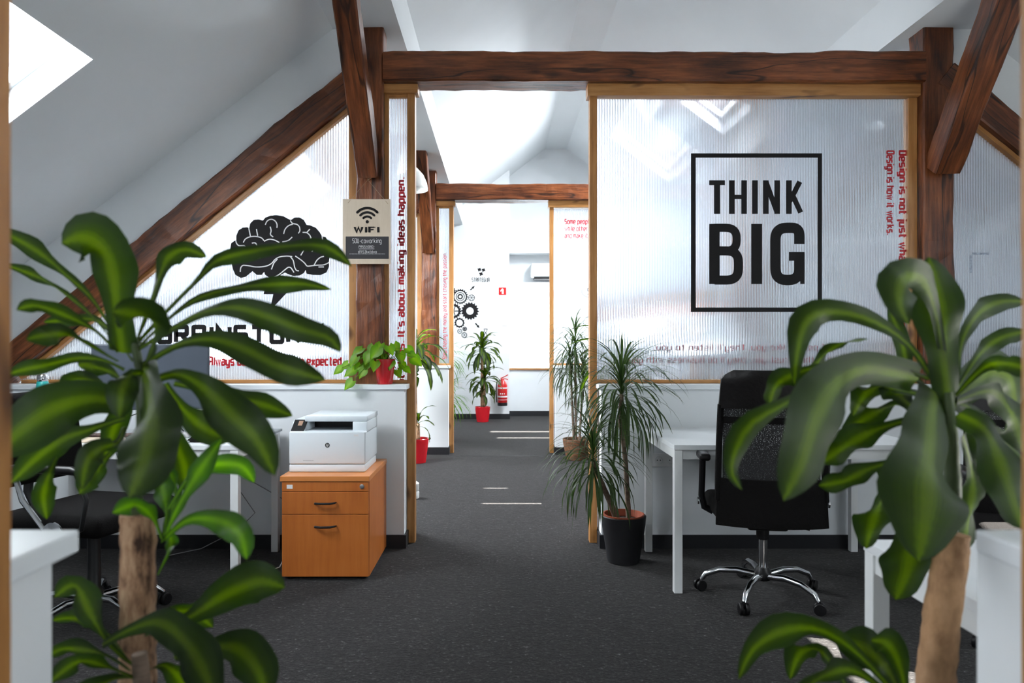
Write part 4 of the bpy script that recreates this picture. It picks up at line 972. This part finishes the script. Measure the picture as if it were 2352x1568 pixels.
def round_logo(parent, x, z, y):
    MB().lathe([(.0125, 0), (.0125, .0008)], (x, y, z), 28, m=Matrix.Rotation(math.pi/2, 4, 'X')).build('logo_disc', plain('logo_grey', (.05, .06, .06), .3), parent)
    m = MB(); ff = lambda p: (x+p[0]*.001, y-.0015, z+p[1]*.001)
    put_quads(thick([(-1.5, 9), (-6.5, -5)], False, 1.6) + thick([(-3.6, 3), (-.5, 3), (-2.8, -5)], False, 1.5)+thick([(3.6, 4), (-.6, -9.5)], False, 1.6)+thick([(3.3, 3), (6.5, 3), (4.6, -4), (1.2, -4)], False, 1.5), ff, m)
    m.build('logo_letters', M['cream'], parent)
round_logo(r, (752-VX)/F*py0, H-(1022-VY)/F*py0, py0-.0005)
MB().box(px1-.062, px1-.038, py0-.0006, py0, z0+.190, z0+.200).build('rating_label', M['cream'], r)
MB().box(px0+.075, px0+.13, py0-.0006, py0, z0+.0605, z0+.062).build('model_line', M['plasticd'], r)

# wifi sign
yS = 4.30; d = yS
r = empty('hanging_sign', (P(842, 530, d).x, yS, P(842, 606, d).z), 'pale plywood wifi sign hanging by twine on the brown post', 'sign')
a = P(787, 606, d); b = P(897, 457, d)
MB().rbox(a.x, b.x, yS, yS+.008, a.z, b.z, .001).build('board', M['ply'], r)
a = P(794, 594, d); b = P(893, 543, d)
MB().rbox(a.x, b.x, yS-.0015, yS, a.z, b.z, .0007).build('blackboard', M['chalk'], r)
m = MB(); fs_ = lambda p: tuple(P(p[0], p[1], d-.002)); cx, cy = 843.5, 509
for rad, w in ((12, 5), (21.5, 5.4), (31.5, 5.6)):
    put_quads(thick([(cx+rad*math.sin(t), cy-rad*math.cos(t)) for t in [(-.82+1.64*i/12) for i in range(13)]], False, w), fs_, m)
    for s in (-.82, .82): flatpoly(m, [(cx+rad*math.sin(s)+w/2*math.cos(q*.6), cy-rad*math.cos(s)+w/2*math.sin(q*.6)) for q in range(10)], fs_)
flatpoly(m, [(cx+3.8*math.cos(q*.5), cy+3.8*math.sin(q*.5)) for q in range(12)], fs_)
m.build('wifi_symbol', M['ink'], r)
text('WIFI', r, 'lettering', M['ink'], P(815, 533, d).x, P(815, 533, d).z, yS-.002, .029, 2.6, w=54/F*d, gap=3.8, slab=True, r=0, sxg=1.4)
for s, x, y, h, w in (('SOU-coworking', 810, 558, 10, 66), ('PASSWORD-', 824.5, 569, 5, 36), ('dft53kxtdwo', 823, 581, 6, 42)):
    text(s, r, 'chalk_writing', M['chalkw'], P(x, y, d).x, P(x, y, d).z, yS-.0028, h/F*d, 1.0, w=w/F*d)
m = MB(); put_quads(thick([(824, 571.5), (860, 571.5)], False, .8), lambda p: tuple(P(p[0], p[1], d-.0028)), m)
for i in range(30): put_quads(thick([(803+i*2.75, 583), (804.4+i*2.75, 583)], False, 1.3), lambda p: tuple(P(p[0], p[1], d-.0028)), m)
m.build('chalk_lines', M['chalkw'], r)
k0 = P(845, 413, d+.02)
MB().tube([P(799, 466, d-.002), k0, P(891, 468, d-.002)], .0013, 6).tube([k0, P(846, 408, d), P(848, 405, d)], .0013, 6).tube([k0, P(850, 410, d), P(853, 408, d)], .0013, 6).build('twine', M['twine'], r)

# things on the left desk
DZ = .715
r = empty('monitor', (-1.92, 3.95, DZ), 'slate grey computer screen on the left desk, behind the leaves', 'monitor')
m = MB(); m.rbox(-.30, .30, -.012, .012, .14, .50, .006, 3, m=Matrix.Translation((0, 0, 0)))
rot = Matrix.Rotation(math.radians(12), 4, 'Z')
base = Vector((-1.92, 3.95, DZ))
def lb(mb): mb.v = [base+(rot @ v) for v in mb.v]; return mb
lb(m).build('screen_housing', M['slate'], r, smooth=True)
lb(MB().box(-.29, .29, -.0135, -.012, .155, .49)).build('screen', M['slate'], r)
lb(MB().rbox(-.03, .03, .012, .03, .01, .3, .004)).build('stand', M['steel'], r); lb(MB().rbox(-.12, .12, -.09, .09, .0, .01, .003)).build('stand_foot', M['steel'], r)
r = empty('keyboard', P(225, 1000, 3.72), 'black keyboard with a pale wooden wrist rest on the left desk', 'keyboard'); r.location.z = DZ
kx, ky = r.location.x, r.location.y
MB().rbox(kx-.16, kx+.16, ky, ky+.11, DZ, DZ+.018, .003).build('case', M['black'], r)
for i in range(13):
    for j in range(4):
        pass
m = MB()
for i in range(13):
    for j in range(4): m.rbox(kx-.15+i*.0232, kx-.13+i*.0232, ky+.008+j*.025, ky+.028+j*.025, DZ+.018, DZ+.028, .002, 1)
m.build('keys', plain('keycaps', (.10, .05, .04), .5, var=.8, s=30), r); MB().rbox(kx-.15, kx+.15, ky-.08, ky-.008, DZ, DZ+.02, .006, 3).build('wrist_rest', M['ply'], r, smooth=True)
bp = P(98, 880, 4.12); r = empty('water_bottle', (bp.x, 4.12, DZ), 'teal drinking bottle with a chrome lid on the left desk', 'bottle')
MB().lathe([(.032, 0), (.034, .01), (.034, .25), (.030, .283), (.026, .288)], (bp.x, 4.12, DZ), 24).build('bottle_body', M['teal'], r, smooth=True)
MB().lathe([(.028, .288), (.030, .292), (.030, .312), (.024, .325), (.01, .327)], (bp.x, 4.12, DZ), 24).build('lid', M['chrome'], r, smooth=True)
# black cloth, glasses case, tablet
m = MB(); cc = P(492, 1005, 3.72); n = 26
for i in range(n+1):
    for j in range(n+1):
        u, v = i/n*2-1, j/n*2-1; rr = math.sqrt(u*u+v*v)
        h = max(0, 1-rr*rr)*.05+abs(mnoise.noise(Vector((u*3, v*3, 1))))*.05*max(0, 1.2-rr)
        m.v.append(Vector((cc.x+u*.13*(1-.2*v*v)+.01*math.sin(v*7), 3.74+v*.09, DZ+.002+h)))
for i in range(n):
    for j in range(n):
        a = i*(n+1)+j; m.f.append((a, a+n+1, a+n+2, a+1))
tag(m.build('crumpled_cloth', M['fabric'], None, smooth=True), 'crumpled black cloth pouch on the front edge of the left desk', 'cloth')
gp = P(415, 988, 3.85); m = MB(); m.rbox(gp.x-.07, gp.x+.06, 3.82, 3.87, DZ, DZ+.03, .012, 3); tag(m.build('glasses_case', plain('patterned_case', (.3, .3, .3), .4, var=.95, s=25), None, smooth=True), 'black and white patterned case beside the crumpled cloth', 'case')
tp_ = P(605, 975, 4.05); m = MB().rbox(tp_.x-.11, tp_.x+.08, 3.93, 4.14, DZ, DZ+.014, .003); tag(m.build('laptop', M['plasticd']), 'closed grey laptop at the right rear of the left desk', 'laptop')
m = MB()
for i in range(4):
    pts = [(tp_.x-.04+.05*math.cos(t*.7+i)+i*.008, 4.02+.04*math.sin(t*.9+i), DZ+.018+.006*i+.004*math.sin(t)) for t in range(10)]; m.tube(pts, .003, 6)
tag(m.build('coiled_charger', M['cream'], None, smooth=True), 'white coiled charger cable lying on the grey laptop', 'cable')
m = MB().tube([(-2.15, 4.1, DZ+.004), (-2.1, 4.05, DZ+.09), (-1.98, 4.0, DZ+.13), (-1.86, 4.02, DZ+.10), (-1.80, 4.08, DZ+.006)], .003, 6); tag(m.build('desk_cable', M['black'], None, smooth=True), 'black looping cable at the rear of the left desk', 'cable')
m = MB().tube([(-1.6, 4.255, .68), (-1.58, 4.25, .4), (-1.45, 4.24, .22), (-1.55, 4.24, .12), (-1.75, 4.2, .02), (-1.9, 4.1, .008)], .003, 6).tube([(-1.75, 4.255, .66), (-1.5, 4.25, .42), (-1.25, 4.24, .28), (-1.22, 4.24, .2)], .003, 6)
tag(m.build('hanging_cables', M['cable'], None, smooth=True), 'thin grey cables dangling under the left desk', 'cable')
m = MB().tube([(-1.22, 4.2, .70), (-1.19, 4.22, .66), (-1.185, 4.24, .4), (-1.2, 4.2, .1), (-1.2, 3.9, .006), (-1.26, 3.78, .006), (-1.24, 3.72, .006), (-1.16, 3.74, .006)], .003, 6)
tag(m.build('printer_cable', M['cream'], None, smooth=True), 'white cable looping on the carpet left of the drawer pedestal', 'cable')

# sockets
def socket(x, y, z, n, label):
    r = empty('wall_socket', (x, y, z), label, 'socket')
    MB().rbox(x-.04*n, x+.04*n, y-.006, y, z-.04, z+.04, .003).build('plate', M['sign'], r)
    for i in range(n):
        cx = x+(i-(n-1)/2)*.075
        MB().lathe([(.026, -.0), (.026, .004), (.022, .004), (.020, .001), (.003, .001)], (cx, y-.0055, z), 24, m=Matrix.Rotation(math.pi/2, 4, 'X')).build('socket_ring', M['white'], r, smooth=True)
        MB().lathe([(.0195, .0), (.0195, .0022), (.003, .0022)], (cx, y-.0055, z), 24, m=Matrix.Rotation(math.pi/2, 4, 'X')).build('socket_well', M['cream'], r, smooth=True)
        MB().lathe([(.003, 0), (.003, .0008)], (cx-.0095, y-.0076, z), 10, m=Matrix.Rotation(math.pi/2, 4, 'X')).lathe([(.003, 0), (.003, .0008)], (cx+.0095, y-.0076, z), 10, m=Matrix.Rotation(math.pi/2, 4, 'X')).build('pin_holes', M['black'], r)
    return r
socket(P(1527, 1056, 4.28).x, 4.28, P(1527, 1056, 4.28).z, 2, 'white double wall socket under the right desk')
socket(P(125, 1060, 4.28).x, 4.28, P(125, 1060, 4.28).z, 2, 'white double wall socket above the left task chair')
socket(P(1055, 883, Y1).x, Y1, P(1055, 883, Y1).z, 1, 'small white socket low on the far wall, left of the corn plant')
socket(P(1158, 743, Y1).x, Y1, P(1158, 743, Y1).z, 1, 'small white switch on the far wall under the red sign')

# pendant lamp in bay two
lx, ly = P(938, 430, 6.2).x, 6.2; lz = P(938, 436, 6.2).z
r = empty('pendant_lamp', (lx, ly, 3.13), 'white enamel dome lamp on a chain, just right of the narrow panel', 'lamp')
MB().lathe([(.168, lz), (.17, lz+.012), (.160, lz+.06), (.13, lz+.13), (.08, lz+.185), (.035, lz+.21), (.03, lz+.25), (.027, lz+.25), (.03, lz+.20), (.075, lz+.178), (.125, lz+.122), (.155, lz+.055), (.165, lz+.012)], (lx, ly, 0), 40, cap=False).build('shade', M['lampw'], r, smooth=True)
m = MB(); zz = lz+.25; i = 0
while zz < 3.12:
    a = (i % 2)*math.pi/2; m.tube([(lx+.012*math.cos(t)*math.cos(a), ly+.012*math.cos(t)*math.sin(a), zz+.015+.018*math.sin(t)) for t in [k*math.pi/4 for k in range(9)]], .003, 5, cap=False); zz += .027; i += 1
m.build('chain', M['black'], r); MB().lathe([(.03, lz+.06), (.03, lz+.1), (.018, lz+.18)], (lx, ly, 0), 16).build('bulb', M['sign'], r, smooth=True)

# air conditioner, extinguisher, signs on the far wall
ax0 = P(1220, 600, 11.8).x; az0, az1 = P(1220, 640, 11.8).z, P(1220, 603, 11.8).z
r = empty('air_conditioner', (ax0+.4, 12.0, az0), 'white air conditioner high on the far wall, partly behind the far pine jamb', 'air conditioner')
MB().rbox(ax0, ax0+.8, 11.83, 12.05, az0+.03, az1, .03, 4).build('housing', M['white'], r, smooth=True); MB().rbox(ax0+.05, ax0+.76, 11.84, 12.05, az0, az0+.031, .006).build('air_outlet', M['black'], r)
ex = P(1154, 900, 11.42); r = empty('fire_extinguisher', (ex.x, 11.45, .22), 'red fire extinguisher on the far wall behind the potted corn plant', 'fire extinguisher')
MB().lathe([(.07, .27), (.078, .28), (.078, .55), (.06, .60), (.03, .63), (.028, .65)], (ex.x, 11.45, 0), 28).build('cylinder_body', M['redext'], r, smooth=True)
MB().lathe([(.072, .225), (.079, .23), (.079, .275), (.072, .28)], (ex.x, 11.45, 0), 28).build('foot_ring', M['black'], r, smooth=True)
MB().lathe([(.0785, .36), (.0785, .385)], (ex.x, 11.45, 0), 28, cap=False).lathe([(.0785, .50), (.0785, .52)], (ex.x, 11.45, 0), 28, cap=False).lathe([(.0785, .32), (.0785, .326)], (ex.x, 11.45, 0), 28, cap=False).build('label_bands', M['cream'], r, smooth=True)
for q_ in (-.03, 0, .03): MB().lathe([(.010, 0), (.010, .001)], (ex.x+q_, 11.45-math.sqrt(.0785**2-q_**2)-.0005, .42), 12, m=Matrix.Rotation(math.pi/2, 4, 'X')).build('pictogram', M['cream'], r)
MB().tube([(ex.x-.03, 11.45, .66), (ex.x+.04, 11.43, .69), (ex.x+.09, 11.43, .72)], .008, 6).tube([(ex.x-.02, 11.45, .65), (ex.x+.05, 11.43, .655), (ex.x+.09, 11.43, .64)], .007, 6).build('lever', M['redext'], r)
MB().tube([(ex.x-.02, 11.45, .64), (ex.x-.09, 11.43, .60), (ex.x-.10, 11.43, .45), (ex.x-.09, 11.43, .28)], .009, 8).build('hose', M['black'], r, smooth=True)
MB().box(ex.x-.03, ex.x+.03, 11.525, 11.57, .5, .56).build('bracket', M['steel'], r)
yW = Y1-.004
def wq(px, py): return tuple(P(px, py, yW))
r = empty('fire_sign', P(1154, 678, Y1), 'small red square sign with white extinguisher symbol on the far wall', 'sign')
m = MB().poly([(wq(1145.5, 677)[0], wq(1145.5, 677)[2]), (wq(1162.5, 677)[0], wq(1145.5, 677)[2]), (wq(1162.5, 677)[0], wq(0, 660)[2]), (wq(1145.5, 0)[0], wq(0, 660)[2])], Y1-.003, Y1); m.build('plate', M['redext'], r)
m = MB(); flatpoly(m, [(1149, 668), (1152, 663), (1155, 662), (1157, 665), (1157, 675), (1152.5, 675), (1152.5, 667), (1150, 670)], lambda p: (P(p[0], p[1], yW-.001)[0], yW-.001, P(p[0], p[1], yW)[2])); m.build('symbol', M['cream'], r)
# gear mural
r = empty('gear_mural', P(1075, 700, Y1), 'black gear wheels mural with STRATEGIJA lettering on the far wall', 'wall graphic')
def gear(cx, cy, ro, ri, nt_, inner, spokes=0, th=None, rings=()):
    m = MB(); fn = lambda p: wq(p[0], p[1])
    n = nt_*4; pts = []
    rt_ = ro*.86; th = th or ro*.25
    for i in range(n):
        a = 2*math.pi*i/n; rr = ro if (i % 4) in (0, 1) else rt_; pts.append((rr, a))
    for i in range(n):
        (r1, a1), (r2, a2) = pts[i], pts[(i+1) % n]; q = [(cx+r1*math.cos(a1), cy+r1*math.sin(a1)), (cx+r2*math.cos(a2), cy+r2*math.sin(a2)), (cx+ri*math.cos(a2), cy+ri*math.sin(a2)), (cx+ri*math.cos(a1), cy+ri*math.sin(a1))]
        m.add([fn(p) for p in q], [(0, 1, 2, 3)])
    for rr, w in rings: put_quads(thick([(cx+rr*math.cos(a*math.pi/12), cy+rr*math.sin(a*math.pi/12)) for a in range(24)], True, w), fn, m)
    for i in range(spokes):
        a = 2*math.pi*i/spokes; put_quads(thick([(cx, cy), (cx+ri*math.cos(a), cy+ri*math.sin(a))], False, ro*.11), fn, m)
    m.build('gear', M['ink'], r)
gear(1057, 681, 18, 13, 20, 0, rings=((9.5, 1.6), (4.8, 3)))
gear(1083, 683.5, 8, 6, 14, 0, 6); gear(1079.5, 714, 20.5, 8.5, 18, 0); gear(1042, 714, 18, 11, 18, 0, 5); gear(1055.5, 741, 12, 7.5, 12, 0)
gear(1056, 760.5, 6, 4.3, 12, 0, 5); gear(1067.5, 755, 5.5, 3, 9, 0, rings=((1.2, 2),)); gear(1066.5, 769, 7, 5, 12, 0, 6); gear(1036, 667, 10, 4, 12, 0); gear(1036, 746, 8, 4, 12, 0)
def graphic(name, polys): 
    m = MB()
    for p in polys: flatpoly(m, p, lambda q: wq(q[0], q[1]))
    m.build(name, M['ink'], r)
graphic('arrow', [[(1079, 665), (1081.5, 667), (1086, 662), (1087.5, 663.5), (1090.5, 656), (1083, 659), (1084.5, 660.5)]])
graphic('arrow', [[(1090.5, 743), (1093, 741), (1098, 747), (1099.5, 745.5), (1101.5, 753), (1094.5, 750), (1096, 748.8)]])
def blob(cx, cy, s): return [(cx+s*(1+.35*math.sin(3*a*.5236*1.3))*math.cos(a*.5236), cy+s*(1+.35*math.sin(3*a*.5236*1.3))*math.sin(a*.5236)) for a in range(12)]
graphic('puzzle_pieces', [blob(1101, 619, 3.9), blob(1110.5, 620, 3.9), blob(1105, 629, 4.1)])
m = MB()
for l in ([(1111, 755), (1120, 755)], [(1111, 773), (1120, 773)], [(1112, 756), (1113, 761), (1115.5, 764), (1113, 767), (1112, 772)], [(1119, 756), (1118, 761), (1115.5, 764), (1118, 767), (1119, 772)]): put_quads(thick(l, False, 1.2), lambda p: wq(p[0], p[1]), m)
m.build('hourglass', M['ink'], r)
text('STRATEGIJA', r, 'lettering', M['ink'], wq(1084, 646)[0], wq(0, 646.5)[2], yW, .060, 1.4, w=40/F*Y1)
text('CAS', r, 'lettering', M['ink'], wq(1108, 783)[0], wq(0, 783.5)[2], yW, .055, 1.3, w=14/F*Y1)
# bins half hidden behind the jambs
bx = P(948, 1145, 5.65); r = empty('plastic_canister', (-.72, 5.65, 0), 'small white canister on the carpet just showing behind the left pine jamb', 'canister')
MB().lathe([(.035, 0), (.05, .005), (.052, .05), (.045, .06), (.05, .07), (.05, .12), (.03, .135)], (bx.x, 5.65, 0), 24).build('canister_body', M['white'], r, smooth=True)
r.location.x = bx.x
for c in kids(r): c.location.x += (-.72-bx.x)
r = empty('waste_bin', (.82, 9.0, 0), 'white lidded black bin peeking out behind the far right jamb', 'bin')
MB().lathe([(.13, 0), (.145, .22)], (.78, 9.0, 0), 24).build('bin_body', M['black'], r, smooth=True); MB().lathe([(.15, .22), (.15, .25), (.12, .265), (.004, .27)], (.78, 9.0, 0), 24).build('lid', M['white'], r, smooth=True)
